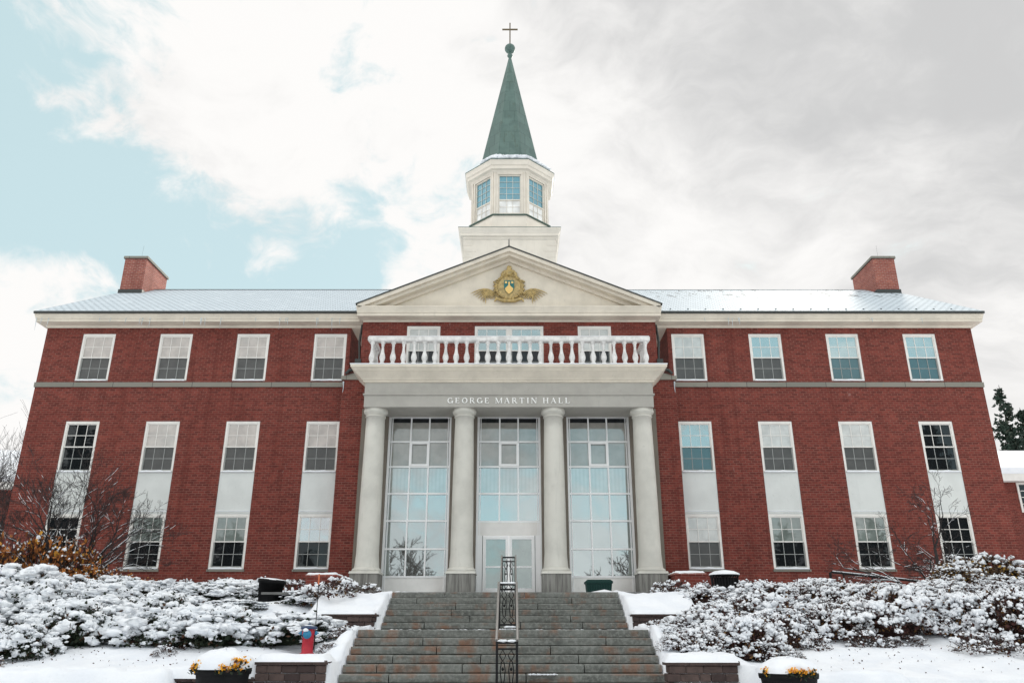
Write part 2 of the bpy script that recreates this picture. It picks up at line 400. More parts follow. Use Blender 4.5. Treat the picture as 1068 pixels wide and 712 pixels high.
# ------------------------------------------------------------------ ground
SX0, SX1 = -3.06, 2.94                  # staircase
ZTOP, ZLAND, RIS, TRD = 1.04, .115, .1545, .30
FLOOR = 1.30                            # portico floor
def lerp(a, b, t): return a + (b - a) * t
def piece(y, pts):
    if y <= pts[0][0]: return pts[0][1]
    for (a, za), (b, zb) in zip(pts, pts[1:]):
        if y <= b:
            t = (y - a) / (b - a); t = t * t * (3 - 2 * t) if zb != za else t
            return lerp(za, zb, t)
    return pts[-1][1]
def stair_z(y): return piece(y, [(13.9, -1.6), (17.4, .11), (20.4, .13), (22.2, 1.04), (31, 1.3)])
def H(x, y, smooth=False):
    ax = (-x + SX0 + 3) if x < 0 else (x - SX1 + 3)      # 3 at the stair edge
    if y < 15.02: return -1.6
    if SX0 - .01 < x < SX1 + .01 and y < 24: return -1.75 if y < 21.95 else .99
    side = piece(y, [(15.02, -.47), (16.6, -.43), (18.0, -.25), (19.8, .12), (22.2, .80), (24.5, 1.08), (31, 1.30)])
    if ax < 4.75:
        side = side if y < 19.95 else max(side, piece(y, [(19.95, .50), (21.6, 1.0), (31, 1.3)]))
    if ax > 4.45:
        k = min(1, (ax - 4.45) / .25) * max(0, 1 - (y - 15.02) / 2.2); side -= .26 * k
    mound = math.exp(-((ax - 3) / .50) ** 2) * max(0, stair_z(y) + .05 + .10 * noise.noise(Vector((x * 2.3, y * 2.3, 4))) - side)
    z = side + (mound if y < 19.6 or y > 20.3 else 0)
    if -5.2 < x < -3.4 and 15.02 < y < 18.2: z -= .22 * math.exp(-(((x + 4.1) / .45) ** 2)) * (1 if y > 16 else (y - 15.02))
    # unplanted far ground falls gently away
    if abs(x) > 22: z -= min(2.4, (abs(x) - 22) * .05)
    z += .07 * noise.noise(Vector((x * .55, y * .55, 3))) + .035 * noise.noise(Vector((x * 1.7, y * 1.7, 9))) + .022 * noise.noise(Vector((x * 4, y * 4, 2))) + .012 * noise.noise(Vector((x * 9, y * 9, 5)))
    if ax < 4.2: z += .07 * noise.noise(Vector((x * 3.1, y * 3.1, 7)))
    return z
def axis(segs):
    out = []
    for a, b, st in segs:
        n = max(1, round((b - a) / st)); out += [a + (b - a) * i / n for i in range(n)]
    return out + [segs[-1][1]]
xs = axis([(-900, -200, 100), (-200, -60, 20), (-60, -24, 4), (-24, -13, .4), (-13, SX0 - .03, .12), (SX0 - .03, SX0 + .04, .07), (SX0 + .04, SX1 - .04, 1.2),
           (SX1 - .04, SX1 + .03, .07), (SX1 + .03, 13, .12), (13, 24, .4), (24, 60, 4), (60, 200, 20), (200, 900, 100)])
ys = axis([(-900, -200, 100), (-200, -20, 15), (-20, 14.9, 3), (14.9, 15.0, .1), (15.0, 15.06, .06), (15.06, 19.9, .12), (19.9, 20.0, .1), (20.0, 24, .14), (24, 31.5, .5), (31.5, 60, 4), (60, 200, 20), (200, 1200, 100)])
g = MB(); nx = len(xs)
g.add([(x, y, H(x, y)) for y in ys for x in xs],
      [(j * nx + i, j * nx + i + 1, (j + 1) * nx + i + 1, (j + 1) * nx + i) for j in range(len(ys) - 1) for i in range(nx - 1)], True)
structure(g.build('snow_ground', SNOW))
structure(MB().box(-6.6, 6.6, 22.2, 28.2, 1.0, ZTOP + .02).build('terrace_paving', PAVE))

# ------------------------------------------------------------------ the hall
HALL = thing('university_hall', (0, 31, 1.2), 'long red brick hall with columned white portico, pediment and green copper steeple', 'building')
YW, YC, YF = 31.0, 30.1, 28.65          # wing wall, central wall, portico front
XW, XU, XL = 19.4, 5.98, 6.62
ZB, ZEAVE = .9, 12.12
WX = [7.47, 10.70, 13.93, 17.16]
WW = .68
def walled(m, x0, x1, z0, z1, y, openings, depth):
    """front face with real openings and their reveals"""
    ax = sorted({x0, x1, *[v for o in openings for v in o[:2]]}); az = sorted({z0, z1, *[v for o in openings for v in o[2:]]})
    for a, b in zip(ax, ax[1:]):
        for c, d in zip(az, az[1:]):
            mx, mz = (a + b) / 2, (c + d) / 2
            if any(o[0] < mx < o[1] and o[2] < mz < o[3] for o in openings): continue
            m.add([(a, y, c), (b, y, c), (b, y, d), (a, y, d)], [(0, 1, 2, 3)])
    for a, b, c, d in openings:
        Y = y + depth
        m.add([(a, y, c), (a, Y, c), (a, Y, d), (a, y, d)], [(0, 1, 2, 3)]); m.add([(b, y, c), (b, Y, c), (b, Y, d), (b, y, d)], [(3, 2, 1, 0)])
        m.add([(a, y, c), (b, y, c), (b, Y, c), (a, Y, c)], [(0, 1, 2, 3)]); m.add([(a, y, d), (b, y, d), (b, Y, d), (a, Y, d)], [(3, 2, 1, 0)])
    return m
YB = 44.6
for sgn in (-1, 1):
    m = MB(); op = []
    for x in WX:
        op += [(x * sgn - WW, x * sgn + WW, 9.74, 11.80), (x * sgn - WW, x * sgn + WW, 2.30, 8.04)]
    a, b = sorted((XL * sgn, XW * sgn))
    walled(m, a, b, ZB, ZEAVE, YW, op, .14)
    for X in (a, b): m.add([(X, YW, ZB), (X, YB, ZB), (X, YB, ZEAVE), (X, YW, ZEAVE)], [(0, 1, 2, 3)])
    X = XW * sgn; m.add([(X, YW, ZEAVE), (X, YB, ZEAVE), (X, 37.8, 16.35)], [(0, 1, 2)])
    m.add([(a, YB, ZB), (b, YB, ZB), (b, YB, ZEAVE), (a, YB, ZEAVE)], [(0, 1, 2, 3)])
    m.build('wing_wall', BRICK, HALL)
    MB().box(a + .01 if sgn > 0 else a - .03, b + .03 if sgn > 0 else b - .01, YW - .05, YW + .10, 9.47, 9.67).build('belt_course', STONE, HALL)
# central block
m = MB()
walled(m, -XL, XL, ZB, 9.60, YC, [(-4.72, -2.22, FLOOR, 8.10), (-1.25, 1.25, FLOOR, 8.10), (2.22, 4.72, FLOOR, 8.10)], .30)
walled(m, -XU, XU, 9.62, 12.15, YC, [(-4.16, -2.80, 9.72, 11.80), (-1.40, 1.40, 9.72, 11.80), (2.80, 4.16, 9.72, 11.80)], .14)
for X, z0, z1 in ((-XL, ZB, 9.6), (XL, ZB, 9.6), (-XU, 9.6, 12.15), (XU, 9.6, 12.15)):
    m.add([(X, YC, z0), (X, YW + .2, z0), (X, YW + .2, z1), (X, YC, z1)], [(0, 1, 2, 3)])
m.build('central_wall', BRICK, HALL)
for s_ in (-1, 1):              # sloping stone shoulders where the central block narrows
    m = MB(); a, b = sorted((XU * s_, (XL + .06) * s_))
    m.box(a, b, YC - .05, YW - .06, 9.50, 9.66)
    m.prism([(XU * s_, 9.66), (XL * s_, 9.66), (XU * s_, 9.84)] if s_ > 0 else [(XL * s_, 9.66), (XU * s_, 9.66), (XU * s_, 9.84)], YC - .01, YW - .07)
    m.build('stone_shoulder', STONE, HALL)
# plastered bay wall between the columns
m = MB(); walled(m, -5.75, 5.75, FLOOR, 8.30, YC - .05, [(-4.70, -2.24, FLOOR, 8.08), (-1.23, 1.23, FLOOR, 8.08), (2.24, 4.70, FLOOR, 8.08)], .34)
m.build('bay_wall', TAUPE, HALL)

# eaves
def eaves(x0, x1, yf, yb, zt, name, caps_out=.55):
    """cream frieze, soffit and crown mould"""
    m = MB(); P = [(.04, -.34), (.05, -.08), (.12, -.08), (.12, -.03), (.44, -.03), (.44, .13), (.50, .15), (.50, .19), (.58, .33), (.60, .36), (.60, .42)]
    m.rects([(x0 - o, x1 + o, yf - o, yb, zt + z - .06) for o, z in P]); return m.build(name, CREAM, HALL)
for s_ in (-1, 1):
    a, b = sorted((6.0 * s_, XW * s_)); m = MB()
    P = [(.03, -.06), (.06, -.02), (.08, .02), (.50, .04), (.50, .14), (.53, .15), (.53, .19), (.59, .31), (.60, .33), (.60, .37)]
    m.rects([((a - o * .5 if s_ < 0 else a), (b + o * .5 if s_ > 0 else b), YW - o, YB + o, ZEAVE + z) for o, z in P]); m.build('eaves_cornice', CREAM, HALL)
ZE = ZEAVE + .372
RX = XW + .31
# gabled slate roof, two leaves
m = MB(); RY, RZ = 37.8, 16.75; y0 = YW - .63
for (ya, za, yb, zb) in ((y0, ZE, RY, RZ), (YB + .63, ZE, RY, RZ)):
    n = Vector((0, -(zb - za), (yb - ya))).normalized() * .09
    if n.z < 0: n = -n
    m.add([(-RX, ya, za), (RX, ya, za), (RX, yb, zb), (-RX, yb, zb), (-RX, ya, za + .09), (RX, ya, za + .09), (RX, yb, zb + .09), (-RX, yb, zb + .09)],
          [(0, 3, 2, 1), (4, 5, 6, 7), (0, 1, 5, 4), (1, 2, 6, 5), (2, 3, 7, 6), (3, 0, 4, 7)])
roof = m.build('roof', SLATE, HALL)
MB().box(-RX, RX, y0 - .05, y0 + .02, ZE - .02, ZE + .07).build('gutter', DKMETAL, roof)
MB().tube([(-RX, RY, RZ + .10), (RX, RY, RZ + .07)], .03, 6, True).build('ridge_cap', DKMETAL, roof)
for i in range(17):          # snow guards: little studs along the right eave
    x = 6.8 + i * .74; MB().box(x - .03, x + .03, y0 + .42, y0 + .47, ZE + .26, ZE + .37).build('snow_guard', DKMETAL, roof)
# chimneys
for s_ in (-1, 1):
    a, b = sorted((18.55 * s_, 19.66 * s_))
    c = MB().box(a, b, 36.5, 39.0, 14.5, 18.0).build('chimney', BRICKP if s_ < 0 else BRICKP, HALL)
    MB().rects([(a - .06, b + .06, 36.44, 39.06, 18.0), (a - .06, b + .06, 36.44, 39.06, 18.13), (a + .1, b - .1, 36.6, 38.9, 18.2)]).build('chimney_cap', STONE, c)
    MB().rects([(a - .05, b + .05, 36.45, 39.05, 15.8), (a - .05, b + .05, 36.45, 39.05, 16.28)]).build('lead_flashing', DKMETAL, c)
    MB().tube([((a + b) / 2, 37, 18.2), ((a + b) / 2 + .02, 37, 19.0)], .004, 4, True).build('lightning_rod', DKMETAL, c)

# central cornice and pediment
m = MB(); P = [(.03, -.02), (.05, .02), (.10, .04), (.50, .06), (.50, .18), (.54, .20), (.54, .24), (.60, .38), (.62, .40), (.62, .45)]
CX = 5.62
m.rects([(-XU + .02 - o * .35, XU - .02 + o * .35, YC - o, YW + .3, 12.03 + z - .04) for o, z in P]).build('cornice', CREAM, HALL)
ZP = 12.07 + .43
AP = 15.08                               # apex of the raking cornice
hw = XU + .20
pd = MB().prism([(-hw + .35, ZP - .05), (hw - .35, ZP - .05), (0, AP - .22)], YC - .02, YC + .3).build('pediment', CREAM, HALL)
def rake(o0, o1, d0, d1, yf, yb, matl, name):
    """a band following both slopes: d measured down from the top line"""
    k = (AP - ZP) / hw; m = MB()
    for s_ in (-1, 1):
        x = hw * s_
        pts = [(x + o1 * s_, ZP - d0 - o1 * k + .0), (0, AP - d0), (0, AP - d1), (x + o1 * s_, ZP - d1 - o1 * k)]
        if s_ > 0: pts = pts[::-1]
        m.prism(pts, yf, yb)
    return m.build(name, matl, pd)
rake(0, -.05, .00, .17, YC - .62, YC + .2, CREAM, 'raking_crown')
rake(0, -.42, .17, .30, YC - .46, YC + .2, CREAM, 'raking_corona')
rake(0, -.75, .30, .44, YC - .16, YC + .2, CREAM, 'raking_bed_mould')
rake(0, .02, -.05, .0, YC - .66, 38, DKMETAL, 'lead_roof_edge')
m = MB(); k_ = (AP - ZP) / hw
for s_ in (-1, 1):
    m.add([(hw * s_, YC - .5, ZP + .03), (0, YC - .5, AP + .06), (0, 38, AP + .06), (hw * s_, 38, ZP + .03)], [(0, 1, 2, 3)])
m.build('pediment_roof', SLATE, pd)
MB().lathe([(.05, 0), (.07, .05), (.03, .12), (.025, .4), (.012, .42)], 0, YC - .55, AP, 8).build('pediment_finial', DKMETAL, pd)

# gilded crest on the tympanum
YT = YC - .02
m = MB()
def disc(cx, cz, r, rz, y0, y1, seg=28): m.prism([(cx + r * math.cos(2 * PI * i / seg), cz + rz * math.sin(2 * PI * i / seg)) for i in range(seg)], y0, y1)
cz = 13.50
disc(0, cz, .50, .50, YT - .10, YT); 
for i in range(34):
    t = 2 * PI * i / 34; m.blob((.53 * math.cos(t), YT - .10, cz + .53 * math.sin(t)), .07, .07, .06, random.Random(i), .3)
for i in range(9):                       # crown of scrolls
    t = PI * (i + .5) / 9; m.blob((.27 * math.cos(t), YT - .12, cz + .50 + .20 * math.sin(t)), .085, .09, .085, random.Random(i + 60), .3)
m.blob((0, YT - .14, cz + .80), .11, .10, .15, random.Random(7), .2); m.blob((0, YT - .14, cz + .60), .16, .12, .12, random.Random(8), .3)
for s_ in (-1, 1):                        # leaf sprays
    for i in range(7):
        x0_, z0 = .36 + .10 * i, cz - .50 - .005 * i; x1_ = 1.60 - .105 * i; z1_ = cz - .16 - .075 * i; pts = []
        for k in range(8):
            u = k / 7; pts.append((s_ * lerp(x0_, x1_, u), YT - .04 - .04 * math.sin(PI * u), lerp(z0, z1_, u) + (.27 - .022 * i) * math.sin(PI * u ** .85) - .13 * u * u))
        m.tube(pts, [.022, .028, .032, .032, .030, .026, .020, .006], 6)
    m.tube([(0, YT - .08, cz - .62), (s_ * .25, YT - .10, cz - .62), (s_ * .52, YT - .1, cz - .52), (s_ * .60, YT - .08, cz - .66)], [.07, .08, .06, .03], 6)
    for i in range(4): m.tube([(s_ * .52, YT - .08, cz + .3 - i * .16), (s_ * .63, YT - .1, cz + .22 - i * .18), (s_ * .58, YT - .08, cz + .1 - i * .16)], [.04, .045, .02], 6)
crest = m.build('crest', GOLD, HALL)
m = MB(); m.prism([(-.21, cz + .27), (-.21, cz - .05), (-.15, cz - .22), (0, cz - .36), (.15, cz - .22), (.21, cz - .05), (.21, cz + .27)], YT - .15, YT - .09)
m.build('shield', SHGREEN, crest)
m = MB(); m.prism([(-.14, cz - .22), (0, cz - .36), (.14, cz - .22), (.17, cz - .10), (0, cz + .07), (-.17, cz - .10)], YT - .165, YT - .145)
for x in (-.13, .13): m.prism([(x - .045, cz + .13), (x + .045, cz + .13), (x + .045, cz + .22), (x - .045, cz + .22)], YT - .165, YT - .145)
m.prism([(-.035, cz + .05), (.035, cz + .05), (.035, cz + .20), (-.035, cz + .20)], YT - .168, YT - .145)
m.build('shield_charge', SHGOLD, crest)

# ---- windows
def window_parts(name, up, lo, w=WW, h=2.06, y=0.):
    """casing centred on x=0, base z=0, wall plane y=0"""
    c = .085; m = MB(); D0, D1 = .015, .13
    m.box(-w + .003, -w + c, D0, D1, .0, h - .003); m.box(w - c, w - .003, D0, D1, .0, h - .003); m.box(-w + c, w - c, D0, D1, h - c - .01, h - .003); m.box(-w + c, w - c, D0 - .0, D1, 0.0, .075)
    win = m.build(name, WHITE, HALL, local=True)
    x0, x1, z0, z1 = -w + c, w - c, .075, h - c - .01; zm = (z0 + z1) / 2
    for nm, a, b, yy, mt, sw in (('upper_sash', zm - .02, z1, .045, WHITE, .042), ('lower_sash', z0, zm + .02, .075, SASHLO, .042)):
        m = MB(); m.box(x0, x0 + sw, yy, yy + .035, a, b); m.box(x1 - sw, x1, yy, yy + .035, a, b)
        m.box(x0 + sw, x1 - sw, yy, yy + .035, a, a + sw); m.box(x0 + sw, x1 - sw, yy, yy + .035, b - sw, b)
        for k in (1, 2): q = x0 + (x1 - x0) * k / 3; m.box(q - .011, q + .011, yy + .008, yy + .028, a + sw, b - sw)
        q = (a + b) / 2; m.box(x0 + sw, x1 - sw, yy + .006, yy + .030, q - .011, q + .011)
        m.build(nm, mt, win, local=True)
    u = MB(); u.box(x0, x1, .066, .072, zm, z1 - .005); u.build('upper_pane', G[up], win, local=True)
    u = MB(); u.box(x0, x1, .098, .104, z0 + .005, zm); u.build('lower_pane', G[lo], win, local=True)
    return win
SASHLO = mat('screened_sash', (.30, .31, .30), .6)[0]
rng = random.Random(5)
def sill_snow(win, w=WW):
    m = MB(); n = 15; vs = []
    for k in range(n):
        x = -w + .04 + (2 * w - .08) * k / (n - 1); hh = .05 + .035 * noise.noise(Vector((x * 3 + rng.random() * .3, rng.random(), 0))) + (.0 if 0 < k < n - 1 else -.03)
        vs += [(x, -.06, .0), (x, -.055, max(.015, hh)), (x, .03, max(.02, hh) + .03), (x, .05, .0)]
    fs = [(k * 4 + i, k * 4 + (i + 1) % 4, k * 4 + 4 + (i + 1) % 4, k * 4 + 4 + i) for k in range(n - 1) for i in range(4)]
    m.add(vs, fs, True); o = m.build('sill_snow', SNOWB, win, local=True); o.location = (0, 0, 0); return o
TYP = {}
def put_window(x, z, y, up, lo, w=WW, h=2.06, sill=True, snow=True):
    key = (up, lo, w, h, sill, snow)
    if key not in TYP:
        o = window_parts('window', up, lo, w, h); TYP[key] = o
        if sill: MB().box(-w - .03, w + .03, -.045, .12, -.085, -.003).build('sill', WHITE if sill == 1 else STONE, o, local=True)
        if snow: sill_snow(o, w)
    else: o = copy_tree(TYP[key], HALL)
    o.location = Vector((x, y, z)) - HALL.location
    return o
LT = [('blind', 'screen'), ('blind', 'screen'), ('blind', 'screen'), ('blind', 'screen')]       # from the portico outwards
LM = [('blind', 'screen'), ('blind', 'screen'), ('blind', 'screen'), ('dark', 'dark')]
LL = [('bright', 'dark'), ('greenish', 'dark'), ('greenish', 'dark'), ('dark', 'dark')]
RT = [('white', 'screen'), ('teal', 'screen'), ('teal', 'tealdk'), ('teal', 'tealdk')]
RM = [('teal', 'tealdk'), ('white', 'screen'), ('white', 'screen'), ('dark', 'dark')]
RL = [('white', 'screen'), ('greenish', 'dark'), ('greenish', 'dark'), ('dark', 'dark')]
for s_, rows in ((-1, (LT, LM, LL)), (1, (RT, RM, RL))):
    for i, x in enumerate(WX):
        put_window(x * s_, 9.74, YW, *rows[0][i], sill=0)
        put_window(x * s_, 5.98, YW, *rows[1][i], sill=0)
        put_window(x * s_, 2.30, YW, *rows[2][i], sill=2)
        m = MB(); X = x * s_; m.box(X - WW + .003, X + WW - .003, YW + .02, YW + .13, 4.362, 5.978)
        m.box(X - WW + .003, X + WW - .003, YW + .008, YW + .12, 4.40, 4.46)
        m.build('spandrel_panel', PANEL, HALL)
put_window(-3.48, 9.72, YC, 'white', 'dark', .68, 2.08, 0, False); put_window(3.48, 9.72, YC, 'white', 'dark', .68, 2.08, 0, False)
put_window(-.70, 9.72, YC, 'teal', 'dark', .70, 2.08, 0, False); put_window(.70, 9.72, YC, 'teal', 'dark', .70, 2.08, 0, False)
# lintel-less snow on the panel ledges
for s_ in (-1, 1):
    for x in WX:
        MB().box(x * s_ - WW + .03, x * s_ + WW - .03, YW - .012, YW + .02, 4.462, 4.475 + .01).build('ledge_snow', SNOWB, HALL)

# ---- portico
pf = MB(); pf.rects([(-6.0, 6.0, 28.2, 30.4, .9), (-6.0, 6.0, 28.2, 30.4, FLOOR)]); pf.build('portico_floor', PAVE, HALL)
CXS = [-5.04, -1.68, 1.68, 5.04]; CY = 29.12
def column():
    seg = 32; m = MB(); prof = []
    z0, z1 = 2.22, 7.66
    for i in range(13):
        u = i / 12; r = .405 - .055 * (u ** 1.8); prof.append((r, lerp(z0, z1, u)))
    m.lathe([(.46, 2.16), (.44, 2.22)] + prof[1:] + [(.352, 7.66), (.385, 7.68), (.385, 7.715), (.352, 7.725)], 0, 0, 0, seg)
    return m
for i, cx in enumerate(CXS):
    if i == 0:
        m = column(); m.v = [(a, b, c) for a, b, c in m.v]
        c0 = m.build('column', COLM, HALL, local=True); c0.location = Vector((cx, CY, 0)) - Vector((0, 31, 1.2))
        MB().lathe([(.35, 7.725), (.36, 7.76), (.43, 7.82), (.455, 7.86), (.455, 7.93), (.44, 7.95), (.44, 8.0)], 0, 0, 0, 32).build('capital', COLM, c0, local=True)
        MB().rects([(-.53, .53, -.53, .53, 1.98), (-.53, .53, -.53, .53, 2.0), (-.51, .51, -.51, .51, 2.06)]).lathe([(.50, 2.05), (.52, 2.09), (.52, 2.13), (.49, 2.17), (.44, 2.20)], 0, 0, 0, 32).build('column_base', COLM, c0, local=True)
        MB().box(-.50, .50, -.50, .50, FLOOR - .2, 1.98).build('pedestal', PEDM, c0, local=True)
    else:
        c = copy_tree(c0, HALL); c.location = Vector((cx, CY, 0)) - Vector((0, 31, 1.2))
# entablature
EX = 5.44
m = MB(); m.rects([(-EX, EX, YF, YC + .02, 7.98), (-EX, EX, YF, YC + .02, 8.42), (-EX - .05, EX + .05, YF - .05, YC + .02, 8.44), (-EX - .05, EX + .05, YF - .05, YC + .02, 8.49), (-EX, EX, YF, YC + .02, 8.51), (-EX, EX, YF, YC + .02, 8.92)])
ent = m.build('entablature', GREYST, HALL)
m = MB(); P = [(.02, 8.92), (.07, 8.95), (.07, 9.00), (.12, 9.02), (.14, 9.06), (.36, 9.28), (.40, 9.30), (.40, 9.32), (.46, 9.38), (.50, 9.41), (.50, 9.50)]
m.rects([(-EX - o, EX + o, YF - o, YC + .03, z) for o, z in P]); m.build('portico_cornice', CREAM, ent)
MB().rects([(-EX - .52, EX + .52, YF - .52, YC + .0, 9.503), (-EX - .52, EX + .52, YF - .52, YC + .0, 9.535)]).build('ledge_snow', SNOWB, ent)
# sign letters: serif strokes
GL = {
 'G': [('arc', .42, .5, .42, .5, 42, 318, .17), ('v', .76, .0, .42, .15), ('s', .60, .42, .34, .05)],
 'E': [('v', .16, 0, 1, .16), ('h', .08, .62, .97, .06), ('h', .08, .66, .03, .06), ('h', .16, .5, .5, .06), ('v', .60, .78, .97, .06), ('v', .64, .03, .25, .06), ('v', .5, .4, .6, .05), ('s', .04, .97, .24, .06), ('s', .04, .03, .24, .06)],
 'O': [('arc', .45, .5, .42, .5, 0, 360, .16)],
 'R': [('v', .16, 0, 1, .16), ('arc', .36, .74, .30, .26, -90, 90, .13), ('h', .16, .38, .97, .06), ('h', .16, .38, .50, .06), ('d', .40, .5, .74, .0, .15), ('s', .04, .03, .26, .06), ('s', .66, .03, .22, .06)],
 'M': [('v', .12, 0, 1, .07), ('v', .98, 0, 1, .16), ('d', .14, 1, .52, .0, .14), ('d', .94, 1, .54, .0, .06), ('s', 0, .03, .26, .06), ('s', .84, .03, .28, .06), ('s', 0, .97, .2, .06), ('s', .9, .97, .2, .06)],
 'A': [('d', .42, 1, .10, 0, .06), ('d', .42, 1, .76, 0, .16), ('h', .24, .62, .34, .06), ('s', 0, .03, .24, .06), ('s', .62, .03, .28, .06)],
 'T': [('v', .42, 0, 1, .16), ('h', .04, .80, .97, .06), ('v', .05, .76, .97, .06), ('v', .79, .76, .97, .06), ('s', .28, .03, .28, .06)],
 'I': [('v', .20, 0, 1, .16), ('s', .06, .03, .28, .06), ('s', .06, .97, .28, .06)],
 'N': [('v', .14, 0, 1, .07), ('v', .80, 0, 1, .07), ('d', .16, 1, .78, .0, .15), ('s', .02, .03, .26, .06), ('s', .68, .97, .26, .06), ('s', 0, .97, .2, .06)],
 'H': [('v', .18, 0, 1, .16), ('v', .78, 0, 1, .16), ('h', .18, .78, .5, .06), ('s', .04, .03, .28, .06), ('s', .64, .03, .28, .06), ('s', .04, .97, .28, .06), ('s', .64, .97, .28, .06)],
 'L': [('v', .18, 0, 1, .16), ('h', .18, .68, .03, .06), ('v', .68, .03, .28, .06), ('s', .04, .97, .28, .06), ('s', .04, .03, .28, .06)],
}
WID = dict(G=.92, E=.80, O=.96, R=.90, M=1.14, A=.94, T=.90, I=.42, N=.96, H=.98, L=.80)
def lettering(text, width, zbase, hgt, yf):
    adv = sum(.62 if c == ' ' else WID[c] + .27 for c in text) - .27
    sc = width / adv; sx = sc; x = -width / 2; k = [0]; m = MB(); e = [0]
    def q(x0, z0, x1, z1, th):
        d = Vector((x1 - x0, z1 - z0)); n = Vector((-d.y, d.x)).normalized() * th / 2; e[0] += 1; o = (e[0] % 7) * .0011
        m.prism([(x0 - n.x, z0 - n.y), (x1 - n.x, z1 - n.y), (x1 + n.x, z1 + n.y), (x0 + n.x, z0 + n.y)], yf - .03 - o, yf + .01)
    for c in text:
        if c == ' ': x += .62 * sc; continue
        X = lambda u: x + u * sc
        Z = lambda v: zbase + v * hgt
        for st in GL[c]:
            if st[0] == 'v': q(X(st[1]), Z(st[2]), X(st[1]), Z(st[3]), st[4] * sc)
            elif st[0] == 'h': q(X(st[1]), Z(st[3]), X(st[2]), Z(st[3]), st[4] * sc)
            elif st[0] == 's': q(X(st[1]), Z(st[2]), X(st[1] + st[3]), Z(st[2]), st[4] * sc)
            elif st[0] == 'd': q(X(st[1]), Z(st[2]), X(st[3]), Z(st[4]), st[5] * sc)
            else:
                _, cx, cz_, rx, rz_, a0, a1, th = st; n = 18
                P_ = [(cx + (rx - .06) * math.cos(R(a0 + (a1 - a0) * i / n)), cz_ + (rz_ - .04) * math.sin(R(a0 + (a1 - a0) * i / n)), a0 + (a1 - a0) * i / n) for i in range(n + 1)]
                for (ax, az, aa), (bx, bz, _b) in zip(P_, P_[1:]): q(X(ax), Z(az), X(bx), Z(bz), (th * (.35 + .65 * abs(math.cos(R(aa))))) * sc)
        x += (WID[c] + .27) * sc
    return m.build('lettering', LETTER, ent)
lettering('GEORGE MARTIN HALL', 4.60, 8.125, .205, YF)
# balustrade
BZ = 9.535; BX = 5.38; BY = 28.62
bal = MB().box(-BX, BX, BY - .12, BY + .12, BZ - .02, BZ + .10).box(-BX, -BX + .24, BY + .121, YC, BZ - .02, BZ + .10).box(BX - .24, BX, BY + .121, YC, BZ - .02, BZ + .10).build('balustrade', BALM, HALL)
MB().rects([(-BX - .0, BX + .0, BY - .10, BY + .10, BZ + 1.02), (-BX - .04, BX + .04, BY - .14, BY + .14, BZ + 1.06), (-BX - .04, BX + .04, BY - .14, BY + .14, BZ + 1.19), (-BX, BX, BY - .1, BY + .1, BZ + 1.22)]).build('top_rail', BALM, bal)
m = MB()
for s_ in (-1, 1):
    a, b = sorted((s_ * (BX - .22), s_ * BX)); m.box(a, b, BY + .142, YC - .002, BZ + 1.03, BZ + 1.20)
m.build('side_rail', BALM, bal)
m = MB(); m.rects([(-BX - .02, BX + .02, BY - .12, BY + .12, BZ + 1.222), (-BX + .0, BX - .0, BY - .09, BY + .09, BZ + 1.245)]); m.build('rail_snow', SNOWB, bal)
bp = [(.095, .10), (.095, .17), (.065, .20), (.08, .25), (.108, .33), (.115, .40), (.10, .48), (.065, .60), (.050, .74), (.047, .83), (.066, .87), (.050, .90), (.08, .95), (.095, .97), (.095, 1.04)]
b0 = None
spots = [(-BX + .13 + (2 * BX - .26) * i / 26, BY) for i in range(27)] + [(s_ * (BX - .12), BY + .40 + k * .36) for s_ in (-1, 1) for k in range(3)]
for i, (x, y) in enumerate(spots):
    if i == 0:
        b0 = MB().lathe(bp, 0, 0, 0, 12).build('baluster', BALM, bal, local=True)
        b = b0
    else:
        b = b0.copy(); COL.objects.link(b); b.parent = bal
    b.location = Vector((x, y, BZ)) - Vector((0, 31, 1.2))

